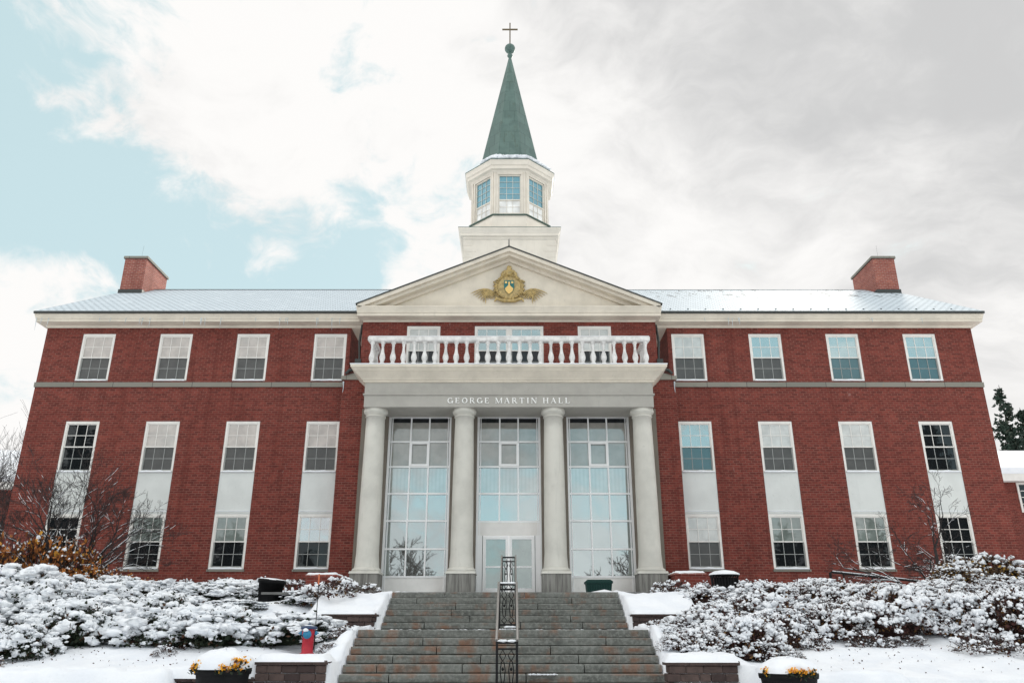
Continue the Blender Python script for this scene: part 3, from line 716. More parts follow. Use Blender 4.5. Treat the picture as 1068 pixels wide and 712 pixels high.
# glazed bays
YG = YC + .22
def bay(cx, door):
    x0, x1 = cx - 1.23, cx + 1.23; z1 = 8.06; z0 = FLOOR; fr = MB(); W_ = .085
    fr.box(x0, x0 + W_, YG - .10, YG + .06, z0, z1); fr.box(x1 - W_, x1, YG - .10, YG + .06, z0, z1); fr.box(x0 + W_, x1 - W_, YG - .10, YG + .06, z1 - W_, z1)
    fr.box(x0 + .12, x0 + .15, YG - .06, YG + .03, z0, z1 - W_); fr.box(x1 - .15, x1 - .12, YG - .06, YG + .03, z0, z1 - W_)
    xi0, xi1 = x0 + .15, x1 - .15
    rows = [z1 - W_, 7.03, 6.05, 5.02, 4.00, 2.97, 1.98] if not door else [z1 - W_, 7.03, 6.05, 5.02, 3.97]
    for z in rows[1:]: fr.box(x0 + W_, x1 - W_, YG - .05, YG + .02, z - .03, z + .03)
    for k in (1, 2):
        q = lerp(xi0, xi1, k / 3); fr.box(q - .027, q + .027, YG - .045, YG + .015, rows[-1] + .03, z1 - W_)
    f = fr.build('glazed_bay', ALU, HALL)
    MB().box(x0 + W_, x1 - W_, YG + .021, YG + .03, rows[2], z1 - W_ - .17).build('blinded_glass', PBLIND, f)
    MB().box(x0 + W_, x1 - W_, YG + .021, YG + .03, z1 - W_ - .169, z1 - W_).build('dark_top_glass', PDARK, f)
    MB().box(x0 + W_, x1 - W_, YG + .021, YG + .03, rows[-1], rows[3]).build('glass', PGLASS, f)
    MB().box(x0 + W_, x1 - W_, YG + .021, YG + .03, rows[3] + .001, rows[2] - .001).build('curtained_glass', PGLASSC, f)
    a, b = lerp(xi0, xi1, 1 / 3) + .0, lerp(xi0, xi1, 2 / 3); v = MB(); c, d = rows[2] + .03, rows[1] - .03
    v.box(a - .03, a + .07, YG - .09, YG - .046, c, d); v.box(b - .07, b + .03, YG - .09, YG - .046, c, d); v.box(a + .07, b - .07, YG - .09, YG - .046, c, c + .07); v.box(a + .07, b - .07, YG - .09, YG - .046, d - .07, d)
    v.build('opening_casement', ALU, f)
    if not door:
        MB().box(x0 + W_, x1 - W_, YG - .02, YG + .04, z0, 1.949).build('base_panel', PANELW, f)
    else:
        MB().box(x0 + W_, x1 - W_, YG - .04, YG + .04, 3.47, 3.939).build('transom_panel', PANELW, f)
        MB().box(x0 + W_, x0 + .27, YG - .05, YG + .03, z0, 3.468).build('door_jamb', ALU, f); MB().box(x1 - .27, x1 - W_, YG - .05, YG + .03, z0, 3.468).build('door_jamb', ALU, f)
    return f
PANELW = varied('pale_panel', (.86, .84, .81), .5, .05, 1.5)
bay(-3.47, False); bay(0, True); bay(3.47, False)
for s_ in (-1, 1):
    MB().box(*sorted((.965 * s_, .985 * s_)), YG - .056, YG - .03, FLOOR, 3.46).build('door_gap', DKMETAL, HALL)
    a, b = sorted((.014 * s_, .955 * s_)); st = .105; m = MB(); y0_, y1_ = YG - .04, YG + .02; zt = 3.445
    m.box(a, a + st, y0_, y1_, FLOOR, zt); m.box(b - st, b, y0_, y1_, FLOOR, zt); m.box(a + st, b - st, y0_, y1_, zt - .12, zt)
    m.box(a + st, b - st, y0_, y1_, FLOOR, FLOOR + .28); m.box(a + st, b - st, y0_ + .005, y1_, 2.30, 2.36)
    dr = m.build('door', ALU, HALL)
    MB().box(a + st, b - st, YG, YG + .01, FLOOR + .28, zt - .12).build('door_glass', DGLASS, dr)
    MB().tube([(.07 * s_, YG - .05, 2.15), (.07 * s_, YG - .10, 2.2), (.07 * s_, YG - .10, 2.55), (.07 * s_, YG - .05, 2.6)], .014, 6).build('handle', DKMETAL, dr)
MB().box(1.62 - .28, 1.62 - .20, YC - .10, YC - .05, 2.95, 3.05).build('call_button', BLACK, HALL)
# downspouts and leader heads at the shoulders
for s_ in (-1, 1):
    m = MB(); x = (XU + .10) * s_
    m.tube([(x, YC + .42, 12.0), (x + .04 * s_, YC + .25, 11.2), (x - .03 * s_, YC + .18, 10.5), (x - .02 * s_, YC + .12, 10.35)], .05, 8)
    m.box(min(x - .14 * s_, x + .10 * s_), max(x - .14 * s_, x + .10 * s_), YC - .10, YC + .16, 10.12, 10.35)
    m.tube([(x, YC - .02, 10.12), (x + .05 * s_, YC - .05, 9.95), (x + .3 * s_, YC - .1, 9.86), (x + .42 * s_, YC - .1, 9.72)], [.05, .06, .07, .06], 8)
    m.build('downspout', DKMETAL, HALL)
    # ice where the spout leaks
    MB().tube([((XL - .05) * s_, YC - .09, 9.40), ((XL - .06) * s_, YC - .07, 9.15), ((XL - .04) * s_, YC - .05, 8.95)], [.035, .02, .006], 6).build('icicle', ICE, HALL)
# icicles along the eaves
rng = random.Random(11)
for sgn in (-1, 1):
    for i in range(22 if sgn < 0 else 8):
        x = sgn * rng.uniform(6.8, 19.6); L = rng.uniform(.15, .55); dx = rng.uniform(-.03, .03)
        MB().tube([(x, YW - .60, 12.28), (x + dx * .5, YW - .60, 12.28 - L * .5), (x + dx, YW - .6, 12.28 - L)], [.016, .011, .003], 5).build('icicle', ICE, HALL)

# ---- steeple
YS = 37.8
def octr(a, cy=YS):
    r = a / math.cos(PI / 8); return [(r * math.cos(PI / 8 + k * PI / 4), cy + r * math.sin(PI / 8 + k * PI / 4)) for k in range(8)]
def sq(a): return (-a, a, YS - a, YS + a)
m = MB(); m.rects([(*sq(2.30), 13.5), (*sq(2.30), 18.55)])
tw = m.build('tower_base', STEEPLE, HALL)
m = MB(); P = [(2.30, 18.55), (2.36, 18.60), (2.36, 18.68), (2.46, 18.72), (2.46, 18.84), (2.55, 19.02), (2.57, 19.04), (2.57, 19.12), (2.3, 19.18)]
m.rects([(*sq(a), z) for a, z in P]); m.build('tower_cornice', STEEPLE, tw)
for s_ in (-1, 1):            # quoin blocks on the corners
    m = MB()
    for k in range(9):
        z = 15.6 + k * .33; w_ = .62 if k % 2 else .42; a, b = sorted((2.315 * s_, (2.30 - w_) * s_)); m.box(a, b, YS - 2.315, YS - 2.2, z, z + .315)
    m.build('corner_quoins', STEEPLE, tw)
MB().rects([(*sq(2.58), 19.122), (*sq(2.58), 19.15)]).build('lead_flashing', COPPER, tw)
m = MB(); m.loft([octr(2.14), octr(2.12), octr(2.04)], [19.16, 19.9, 20.10])
bf = m.build('belfry', STEEPLE, HALL)
MB().loft([octr(2.15), octr(2.15), octr(2.02)], [20.10, 20.13, 20.17]).build('copper_sill', COPPER, bf)
# eight faces with real window openings
A = 2.0; hwid = A * math.tan(PI / 8); wv = .60; zw0, zw1 = 20.22, 22.54
m = MB(); gu = MB(); gl2 = MB(); cas = MB()
def face(mb, k, pts):          # (u across, depth inward, z) -> world on octagon face k
    t = -PI / 2 + k * PI / 4; n = Vector((math.cos(t), math.sin(t), 0)); tt = Vector((-math.sin(t), math.cos(t), 0))
    return [(tt * u + n * (A - d)) + Vector((0, YS, z)) for u, d, z in pts]
def fbox(mb, k, u0, u1, d0, d1, z0, z1):
    P_ = face(mb, k, [(u0, d0, z0), (u1, d0, z0), (u1, d1, z0), (u0, d1, z0), (u0, d0, z1), (u1, d0, z1), (u1, d1, z1), (u0, d1, z1)])
    mb.add(P_, [(0, 3, 2, 1), (4, 5, 6, 7), (0, 1, 5, 4), (1, 2, 6, 5), (2, 3, 7, 6), (3, 0, 4, 7)])
for k in range(8):
    fbox(m, k, -hwid, -wv, 0, .2, 20.15, 22.8); fbox(m, k, wv, hwid, 0, .2, 20.15, 22.8); fbox(m, k, -wv, wv, 0, .2, zw1, 22.8); fbox(m, k, -wv, wv, 0, .2, 20.15, zw0)
    fbox(m, k, -hwid + .02, -hwid + .10, -.05, .0, 20.2, 22.7); fbox(m, k, hwid - .10, hwid - .02, -.05, .0, 20.2, 22.7)
m.build('belfry_wall', STEEPLE, bf)
for k in range(8):
    c = MB()
    for a, b, z0, z1 in ((-wv, -wv + .07, zw0, zw1), (wv - .07, wv, zw0, zw1)): fbox(c, k, a, b, .03, .12, z0, z1)
    fbox(c, k, -wv + .07, wv - .07, .03, .12, zw0, zw0 + .06); fbox(c, k, -wv + .07, wv - .07, .03, .12, zw1 - .07, zw1)
    zmid = 21.05
    fbox(c, k, -wv + .07, wv - .07, .04, .11, zmid - .03, zmid + .03)
    for q in (-.16, .16): fbox(c, k, q - .008, q + .008, .07, .09, zw0 + .06, zw1 - .07)
    for z in (20.65, 21.42, 21.78, 22.13): fbox(c, k, -wv + .07, wv - .07, .072, .088, z - .007, z + .007)
    for a, b in ((-wv - .09, -wv - .0), (wv, wv + .09)): fbox(c, k, a, b, -.03, .02, zw0 - .02, zw1 + .09)
    fbox(c, k, -wv - .0, wv + .0, -.03, .02, zw1 + .0, zw1 + .09)
    wn = c.build('belfry_window', STEEPLE, HALL)
    c = MB(); fbox(c, k, -wv + .05, wv - .05, .10, .105, zmid, zw1 - .05); c.build('upper_glass', BGLASS, wn)
    c = MB(); fbox(c, k, -wv + .05, wv - .05, .10, .105, zw0 + .05, zmid); c.build('lower_glass', BGLASSL, wn)
m = MB(); P = [(2.02, 22.62), (2.06, 22.66), (2.10, 22.72), (2.26, 22.76), (2.26, 22.92), (2.32, 22.96), (2.36, 23.12), (2.38, 23.14), (2.38, 23.22), (2.2, 23.26)]
m.loft([octr(a) for a, z in P], [z for a, z in P]); m.build('belfry_cornice', STEEPLE, bf)
m = MB(); P = [(2.40, 23.222), (2.40, 23.25), (2.05, 23.42), (1.78, 23.68), (1.58, 24.05), (1.48, 24.45), (.06, 31.75)]
m.loft([octr(a) for a, z in P], [z for a, z in P]); spire = m.build('spire', COPPER, HALL)
m = MB(); # snow lying on the spire's foot, and clinging higher up on the right
rng = random.Random(3)
for i in range(130):
    t = rng.uniform(-PI * .70, -PI * .22) if i < 105 else rng.uniform(-.9, .2); u = rng.uniform(0, 1) ** 1.6
    a = lerp(2.26, 1.86, u); kk = 1 / math.cos(((t + PI / 8) % (PI / 4)) - PI / 8) if True else 1
    if abs(t + PI / 2) > .75 and rng.random() < .45: continue
    m.blob((a * kk * math.cos(t), YS + a * kk * math.sin(t), lerp(23.36, 23.70, u)), .22, .22, .07, rng, .3)
m.build('spire_snow', SNOWB, spire)
m = MB().lathe([(.06, 31.7), (.11, 31.75), (.16, 31.82), (.16, 31.88), (.09, 31.96), (.07, 32.08)], 0, YS, 0, 14)
rr = .29
m.lathe([(.02 + rr * math.sin(PI * i / 12), 32.36 - rr * math.cos(PI * i / 12)) for i in range(13)], 0, YS, 0, 20)
m.build('finial_ball', COPPER, spire)
MB().box(-.035, .035, YS - .035, YS + .035, 32.72, 34.25).box(-.46, -.036, YS - .03, YS + .03, 33.74, 33.82).box(.036, .46, YS - .03, YS + .03, 33.74, 33.82).build('cross', mat('bronze_cross', (.10, .075, .04), .5, .4)[0], spire)

# ------------------------------------------------------------------ staircase
ST = thing('stone_staircase', (0, 18, -1.6), 'wide grey granite staircase with rust stains rising to the portico', 'staircase')
rng = random.Random(21)
def slab_row(name, y0, y1, z0, z1, nose=.0):
    m = MB(); x = SX0; n = 0; off = rng.uniform(.6, 2.2); cuts = [SX0]
    while cuts[-1] < SX1 - .9:
        cuts.append(cuts[-1] + (off if len(cuts) == 1 else rng.uniform(1.5, 2.6)))
    cuts[-1] = SX1
    if len(cuts) > 2 and cuts[-1] - cuts[-2] < .5: cuts.pop(-2)
    for a, b in zip(cuts, cuts[1:]):
        jy = rng.uniform(-.006, .006); jz = rng.uniform(-.004, .003)
        m.rects([(a + .009, b - .009, y0 + jy + .05, y1, z0), (a + .009, b - .009, y0 + jy + .05, y1, z0 + .012), (a + .009, b - .009, y0 + jy + .008, y1, z0 + .020), (a + .009, b - .009, y0 + jy + .002, y1, z1 - .06 + jz), (a + .009, b - .009, y0 + jy + .0, y1, z1 - .012 + jz), (a + .018, b - .018, y0 + jy + .010, y1, z1 + jz)])
    return m.build(name, STEP, ST)
ztops = []
for k in range(11):                      # lower flight, from the bottom
    z1 = ZLAND - (10 - k) * RIS - .03; y0 = 17.35 - (10 - k) * .33
    if z1 < -1.62: continue
    slab_row('step', y0, y0 + .50, z1 - RIS, z1); ztops.append((y0, z1))
slab_row('landing', 17.35, 20.6, ZLAND - RIS - .04, ZLAND - .026)
for k in range(6):
    z1 = ZLAND + (k + 1) * RIS; y0 = 20.45 + k * TRD
    slab_row('step', y0, y0 + (.5 if k < 5 else .9), z1 - RIS, z1)
m = MB(); m.box(SX0 + .02, SX1 - .02, 17.6, 23, -1.7, -.12).build('core', STEP, ST)
m = MB()                                  # thin melting snow lines on treads
for (x0, x1, y, z) in ((SX0, -.4, 20.43, ZLAND - .02), (.35, SX1, 20.43, ZLAND - .02), (.42, .95, 15.72, ztops[-6][1]), (-.15, .25, 17.7, ZLAND - .02)):
    n = 24; rg = random.Random(int(x0 * 100))
    for i in range(n):
        x = lerp(x0, x1, (i + .5) / n); m.blob((x, y - rg.uniform(.02, .12), z), (x1 - x0) / n * .8, rg.uniform(.04, .12), rg.uniform(.01, .022), rg, .3, 0)
m.build('tread_snow', SNOWB, ST)

# iron handrail with three ornamental panels
HR = thing('stair_handrail', (-.06, 18, ZLAND), 'narrow double iron handrail with ornamental panels up the middle of the steps', 'handrail')
hx = .178; CXR = .03
def rpanel(y, z, h, parent):
    m = MB()
    for s_ in (-1, 1): m.box(CXR + s_ * hx - .022, CXR + s_ * hx + .022, y - .022, y + .022, z - .05, z + h)
    m.box(CXR - hx + .022, CXR + hx - .022, y - .016, y + .016, z + h - .04, z + h); m.box(CXR - hx + .022, CXR + hx - .022, y - .016, y + .016, z + h - .14, z + h - .11)
    m.box(CXR - hx + .022, CXR + hx - .022, y - .016, y + .016, z + .08, z + .12)
    for c in (-.075, .075):
        for (a, b) in ((z + h - .33, z + h - .14), (z + .12, z + .26)):
            mid = (a + b) / 2
            m.tube([(CXR + c, y, a), (CXR + c - .055, y, mid), (CXR + c, y, b), (CXR + c + .055, y, mid), (CXR + c, y, a)], .011, 5)
        m.tube([(CXR + c - .02, y, z + h - .33), (CXR + c - .045, y, z + h * .5), (CXR + c - .02, y, z + .26)], .010, 5)
        m.tube([(CXR + c + .02, y, z + h - .33), (CXR + c + .045, y, z + h * .5), (CXR + c + .02, y, z + .26)], .010, 5)
        m.lathe([(.006, -.03), (.024, -.01), (.024, .01), (.006, .03)], CXR + c, y, z + h * .52, 8)
    return m.build('ornamental_panel', BLACK, parent)
ytop, ymid, ybot = 22.35, 17.62, 15.12
zb_ = -1.07
rpanel(ytop, ZTOP, .95, HR); rpanel(ymid, ZLAND - .03, .93, HR); rpanel(ybot, zb_, .95, HR)
for s_ in (-1, 1):
    x = CXR + s_ * (hx + .01)
    m = MB(); m.tube([(x, 22.38, ZTOP + .96), (x, 22.2, ZTOP + .96), (x, 20.35, ZLAND + .95), (x, ymid + .05, ZLAND + .925)], .022, 8, True)
    m.tube([(x, ymid + .05, ZLAND + .925), (x, 17.4, ZLAND + .91), (x, ybot + .02, zb_ + .97)], .024, 8, True)
    m.build('handrail_tube', RAILG, HR)
m = MB(); rg = random.Random(4)
for (y, z) in ((ymid, ZLAND + .90), (ybot, zb_ + .95), (ymid - .02, ZLAND + .02)):
    for i in range(6): m.blob((CXR + rg.uniform(-.15, .15), y, z + .01), .07, .05, .022, rg, .3)
m.build('rail_snow', SNOWB, HR)

# ------------------------------------------------------------------ retaining walls
def snow_slab(m, x0, x1, y0, y1, z, h, seed=0, st=.09, over=.03):
    x0 -= over; x1 += over; y0 -= over; y1 += over
    nx_, ny_ = max(4, int((x1 - x0) / st)), max(4, int((y1 - y0) / (st * .7))); vs = []; fs = []
    for j in range(ny_ + 1):
        for i in range(nx_ + 1):
            u, v = i / nx_ * 2 - 1, j / ny_ * 2 - 1
            ex = min(1, (1 - abs(u)) * (x1 - x0) / 2 / (h * 1.1)); ey = min(1, (1 - abs(v)) * (y1 - y0) / 2 / (h * 1.1))
            pr = math.sqrt(max(0, 1 - (1 - ex) ** 2)) * math.sqrt(max(0, 1 - (1 - ey) ** 2))
            x = lerp(x0, x1, i / nx_); y = lerp(y0, y1, j / ny_)
            nz = 1 + .35 * noise.noise(Vector((x * 1.9 + seed, y * 1.9, seed))) + .2 * noise.noise(Vector((x * 6, y * 6 + seed, 1)))
            vs.append((x, y + (.03 * noise.noise(Vector((x * 4, seed, 2))) if j == 0 else 0), z + h * pr * nz - (.02 if pr == 0 else 0)))
    for j in range(ny_):
        for i in range(nx_):
            a = j * (nx_ + 1) + i; fs.append((a, a + 1, a + nx_ + 2, a + nx_ + 1))
    m.add(vs, fs, True); return m
def block_wall(x0, x1, y0, y1, z0, z1, label, seed, snow=.12, cap=.07):
    t = thing('retaining_wall', ((x0 + x1) / 2, y0, z0), label, 'retaining wall', 'split block retaining walls beside the steps')
    rg = random.Random(seed); m = MB(); z = z0; row = 0
    hrow = (z1 - cap - z0) / max(1, round((z1 - cap - z0) / .135))
    while z < z1 - cap - .02:
        x = x0 + (-.15 if row % 2 else 0)
        while x < x1:
            L = rg.uniform(.18, .36); a, b = max(x, x0), min(x + L, x1)
            if b - a > .04:
                d = rg.uniform(-.018, .012); m.rects([(a + .012, b - .012, y0 + d + .012, y1, z + .004), (a + .005, b - .005, y0 + d, y1 - .002, z + .02), (a + .005, b - .005, y0 + d, y1 - .002, z + hrow - .022), (a + .012, b - .012, y0 + d + .012, y1, z + hrow - .006)])
            x += L
        z += hrow; row += 1
    m.build('block_face', BLOCK, t)
    m = MB(); x = x0 - .02
    while x < x1:
        L = rg.uniform(.4, .6); b = min(x + L, x1 + .02); m.bbox(x + .004, b - .004, y0 - .035 + rg.uniform(-.005, .005), y1 + .01, z1 - cap, z1, .012); x += L
    m.build('cap_stones', BLOCK, t)
    MB.build(snow_slab(MB(), x0, x1, y0 - .03, y1 + .25, z1 - .004, snow, seed), 'snow_cap', SNOW, t)
    return t
block_wall(-4.38, SX0 - .08, 15.0, 15.36, -1.6, -.43, 'taller dark block retaining wall left of the steps, below the red hydrant', 1, .10)
block_wall(-15.5, -4.40, 15.0, 15.34, -1.6, -.70, 'long low dark block wall behind the left flower planter, half buried in snow', 2, .14)
block_wall(SX1 - .10, 4.12, 15.0, 15.36, -1.6, -.44, 'dark block retaining wall right of the steps, below the russet shrubs', 3, .13)
block_wall(4.14, 15.5, 15.0, 15.34, -1.6, -.98, 'long low dark block wall behind the right flower planter, half buried in snow', 4, .16)
block_wall(-4.62, SX0 - .04, 19.8, 20.15, -.1, .47, 'short dark block wall beside the landing, behind the red hydrant', 5, .07)
block_wall(SX1 + .04, 4.35, 19.8, 20.15, -.1, .47, 'short dark block wall beside the landing, behind the russet shrubs', 6, .07)
# drifts of snow lying over the low walls
m = snow_slab(MB(), -16, -5.75, 14.72, 15.9, -.80, .22, 31, .10)
tag(m.build('snow_drift', SNOW), 'smooth rounded snow drift over the low wall at lower left', 'snow drift', 'drifts over the low walls')
m = snow_slab(MB(), 5.15, 7.0, 14.8, 15.9, -.82, .20, 32, .10)
tag(m.build('snow_drift', SNOW), 'smooth rounded snow drift on the low wall at lower right', 'snow drift', 'drifts over the low walls')
# small brick piers flanking the portico
def pier(x0, x1, y0, y1, z0, z1, label):
    t = thing('brick_pier', ((x0 + x1) / 2, y0, z0), label, 'brick pier', 'low brick piers flanking the portico')
    MB().box(x0, x1, y0, y1, z0, z1).build('pier_body', BRICK, t)
    MB().bbox(x0 - .03, x1 + .03, y0 - .03, y1 + .03, z1, z1 + .06, .01).build('coping', BRICKP, t)
    MB.build(snow_slab(MB(), x0, x1, y0, y1, z1 + .058, .07, x0), 'snow_cap', SNOW, t)
pier(5.66, 6.70, 28.0, 29.6, .9, 1.90, 'low red brick pier with thin snow right of the columns')
pier(-6.62, -5.66, 27.0, 28.4, .9, 1.78, 'low red brick pier with thick snow left of the columns')

# ------------------------------------------------------------------ planters, bins, hydrant
def planter(x, y, z0, z1, r, label, seed, lean=0, flowers=True, snow_h=.28):
    t = thing('planter', (x, y, z0), label, 'planter', 'round black planters')
    h = z1 - z0; q = r
    MB().lathe([(q * .74, 0), (q * .93, h * .85), (q * .95, h - .10), (q * 1.0, h - .095), (q * 1.02, h - .05), (q * 1.02, h), (q * .95, h + .005), (q * .93, h - .05), (q * .5, h - .08)], x, y, z0, 36).build('pot', BLKPL, t)
    rg = random.Random(seed); m = MB(); n = 9; seg = 30; rings = []
    vs = []; fs = []
    for j in range(n + 1):
        for i in range(seg):
            a = 2 * PI * i / seg; rr_ = r * (1.03 if flowers else .97) * math.sin(PI / 2 * j / n); zz = snow_h * math.cos(PI / 2 * j / n) ** .8
            k = 1 + .16 * noise.noise(Vector((math.cos(a) * 1.6 + seed, math.sin(a) * 1.6, j * .35)))
            vs.append((x + rr_ * k * math.cos(a), y + rr_ * k * math.sin(a), z1 + zz * k - .01))
    for j in range(n):
        for i in range(seg): fs.append((j * seg + i, (j + 1) * seg + i, (j + 1) * seg + (i + 1) % seg, j * seg + (i + 1) % seg))
    m.add(vs, fs, True); m.build('snow_mound', SNOW, t)
    if flowers:
        f = MB(); lv = MB(); arcs = flowers
        for (a0, a1, cnt, zz) in arcs:
            for i in range(cnt):
                a = R(rg.uniform(a0, a1)); rr_ = r * rg.uniform(.88, 1.06); c = (x + rr_ * math.cos(a), y + rr_ * math.sin(a), z1 + rg.uniform(0, zz))
                for k in range(16): f.leaf((c[0] + rg.gauss(0, .028), c[1] + rg.gauss(0, .028), c[2] + rg.gauss(0, .022)), .036, rg, 1.3)
                for k in range(5): lv.leaf((c[0] + rg.gauss(0, .05), c[1] + rg.gauss(0, .05), c[2] - .05 + rg.gauss(0, .03)), .05, rg)
        f.build('flowers', FLOW, t)['kind'] = 'stuff'; lv.build('leaves', LEAFD, t)
    if lean: t.rotation_euler = (0, R(lean), 0)
    return t
planter(-4.72, 14.35, -1.6, -.53, .45, 'black planter with yellow mums under snow left of the steps', 1, flowers=((-85, -25, 12, .06), (-50, -15, 9, .18), (180, 215, 8, .06), (215, 240, 3, .12)), snow_h=.31)
planter(4.68, 14.15, -1.6, -.585, .47, 'black planter with orange mums under snow right of the steps', 2, flowers=((-105, -55, 18, .04), (195, 212, 5, .08)), snow_h=.24)
planter(-6.50, 22.6, .78, 1.40, .37, 'tilted black pot with a snowy rim standing among the shrubs on the left', 3, 5, None, .05)
# slatted bin on the right
t = thing('slatted_bin', (6.62, 25.2, 1.05), 'round dark slatted litter bin with snow on its lid in the right shrubs', 'litter bin')
m = MB()
for i in range(28):
    a = 2 * PI * i / 28; c, s = math.cos(a), math.sin(a); m.tube([(6.62 + .36 * c, 25.2 + .36 * s, 1.1), (6.62 + .40 * c, 25.2 + .40 * s, 1.62), (6.62 + .43 * c, 25.2 + .43 * s, 1.68)], .018, 5)
m.build('slats', BLACK, t); MB().lathe([(.31, 1.08), (.33, 1.6), (.30, 1.62)], 6.62, 25.2, 0, 20).build('liner', BLKPL, t)
MB().lathe([(.42, 1.66), (.45, 1.68), (.45, 1.71), (.25, 1.76), (.02, 1.78)], 6.62, 25.2, 0, 24).build('lid', BLACK, t)
MB().lathe([(.46, 1.70), (.45, 1.74), (.30, 1.81), (.1, 1.84), (.01, 1.85)], 6.62, 25.2, 0, 24).build('snow_cap', SNOWB, t)
# green salt bin
t = thing('salt_bin', (3.05, 27.2, ZTOP), 'dark green ribbed plastic salt bin at the foot of the right glazed bay', 'salt bin')
m = MB(); x0, x1, y0_, y1_, z0_ = 2.55, 3.38, 26.9, 27.5, ZTOP + .02
m.rects([(x0 + .05, x1 - .05, y0_ + .04, y1_ - .04, z0_), (x0, x1, y0_, y1_, z0_ + .50)])
for i in range(9): xx = lerp(x0 + .08, x1 - .08, i / 8); m.box(xx - .018, xx + .018, y0_ - .015, y0_ + .03, z0_ + .02, z0_ + .47)
m.build('bin_body', GREENB, t)
MB().rects([(x0 - .03, x1 + .03, y0_ - .03, y1_ + .03, z0_ + .50), (x0 - .03, x1 + .03, y0_ - .03, y1_ + .03, z0_ + .56), (x0 + .04, x1 - .04, y0_ + .05, y1_ - .05, z0_ + .62)]).build('lid', GREENB, t)
m = MB(); m.blob((x1 - .12, y0_ + .03, z0_ + .56), .06, .04, .035, random.Random(2)); m.build('snow_patch', SNOWB, t)
# hydrant
HX, HY, HZ = -4.10, 17.5, -.42
t = thing('fire_hydrant', (HX, HY, HZ), 'red fire hydrant with blue caps and bonnet standing in the snow', 'fire hydrant', rz=0)
MB().lathe([(.15, -.02), (.15, .05), (.118, .07), (.118, .40), (.135, .42), (.135, .47), (.12, .49), (.12, .52)], HX, HY, HZ, 22).build('barrel', HRED, t)
MB().lathe([(.16, .52), (.17, .535), (.17, .56), (.15, .575), (.08, .59), (.035, .60), (.03, .63), (.01, .635)], HX, HY, HZ, 22).build('bonnet', mat('bonnet_navy', (.02, .045, .11), .4)[0], t)
def hcap(dx, dy, r, L):
    m = MB(); d = Vector((dx, dy, 0)); c = Vector((HX, HY, HZ + .445 if dx else HZ + .42))
    m.tube([c + d * .09, c + d * (.09 + L * .5), c + d * (.09 + L * .51), c + d * (.09 + L), c + d * (.1 + L), c + d * (.13 + L)], [r * .7, r * .7, r, r * .95, r * .35, r * .3], 14, True)
    m.build('nozzle_cap', HBLUE, t)
hcap(-1, 0, .044, .08); hcap(1, 0, .044, .08); hcap(0, -1, .09, .07)
MB().blob((HX, HY, HZ + .575), .115, .115, .03, random.Random(1)).blob((HX - .02, HY - .2, HZ + .50), .06, .03, .035, random.Random(2)).build('snow_patch', SNOWB, t)
m = MB(); m.tube([(HX + .13, HY - .02, HZ + .42), (HX + .135, HY - .02, HZ + .28), (HX + .125, HY - .02, HZ + .12)], .008, 5); m.build('chain', BLACK, t)
t = thing('marker_rod', (-4.02, 17.75, -.3), 'thin marker rod with an orange tip behind the red hydrant', 'marker rod')
MB().tube([(-4.02, 17.75, -.35), (-4.035, 17.75, 1.0)], .009, 5, True).build('rod', BLACK, t)
MB().tube([(-4.035, 17.75, 1.0), (-4.04, 17.75, 1.22)], .017, 6, True).build('tip', ORANGE, t)
# ramp railing on the right
t = thing('ramp_railing', (10.7, 27.5, 1.1), 'low black ramp railing sloping along the wall above the right shrubs', 'railing')
MB().tube([(10.75, 27.5, 1.55), (10.75, 27.5, 1.93), (10.8, 27.5, 1.95), (13.75, 27.5, 1.64)], .035, 8, True).build('top_bar', BLACK, t)
m = MB()
for x in (10.78, 11.2, 12.15, 12.95, 13.7): m.tube([(x, 27.5, .9), (x, 27.5, 1.93 - (x - 10.8) * .105)], .026, 6)
m.build('posts', BLACK, t)
m = MB(); m.tube([(10.85, 27.5, 1.982), (12.2, 27.5, 1.842), (13.7, 27.5, 1.682)], [.022, .026, .02], 6); m.build('rail_snow', SNOWB, t)

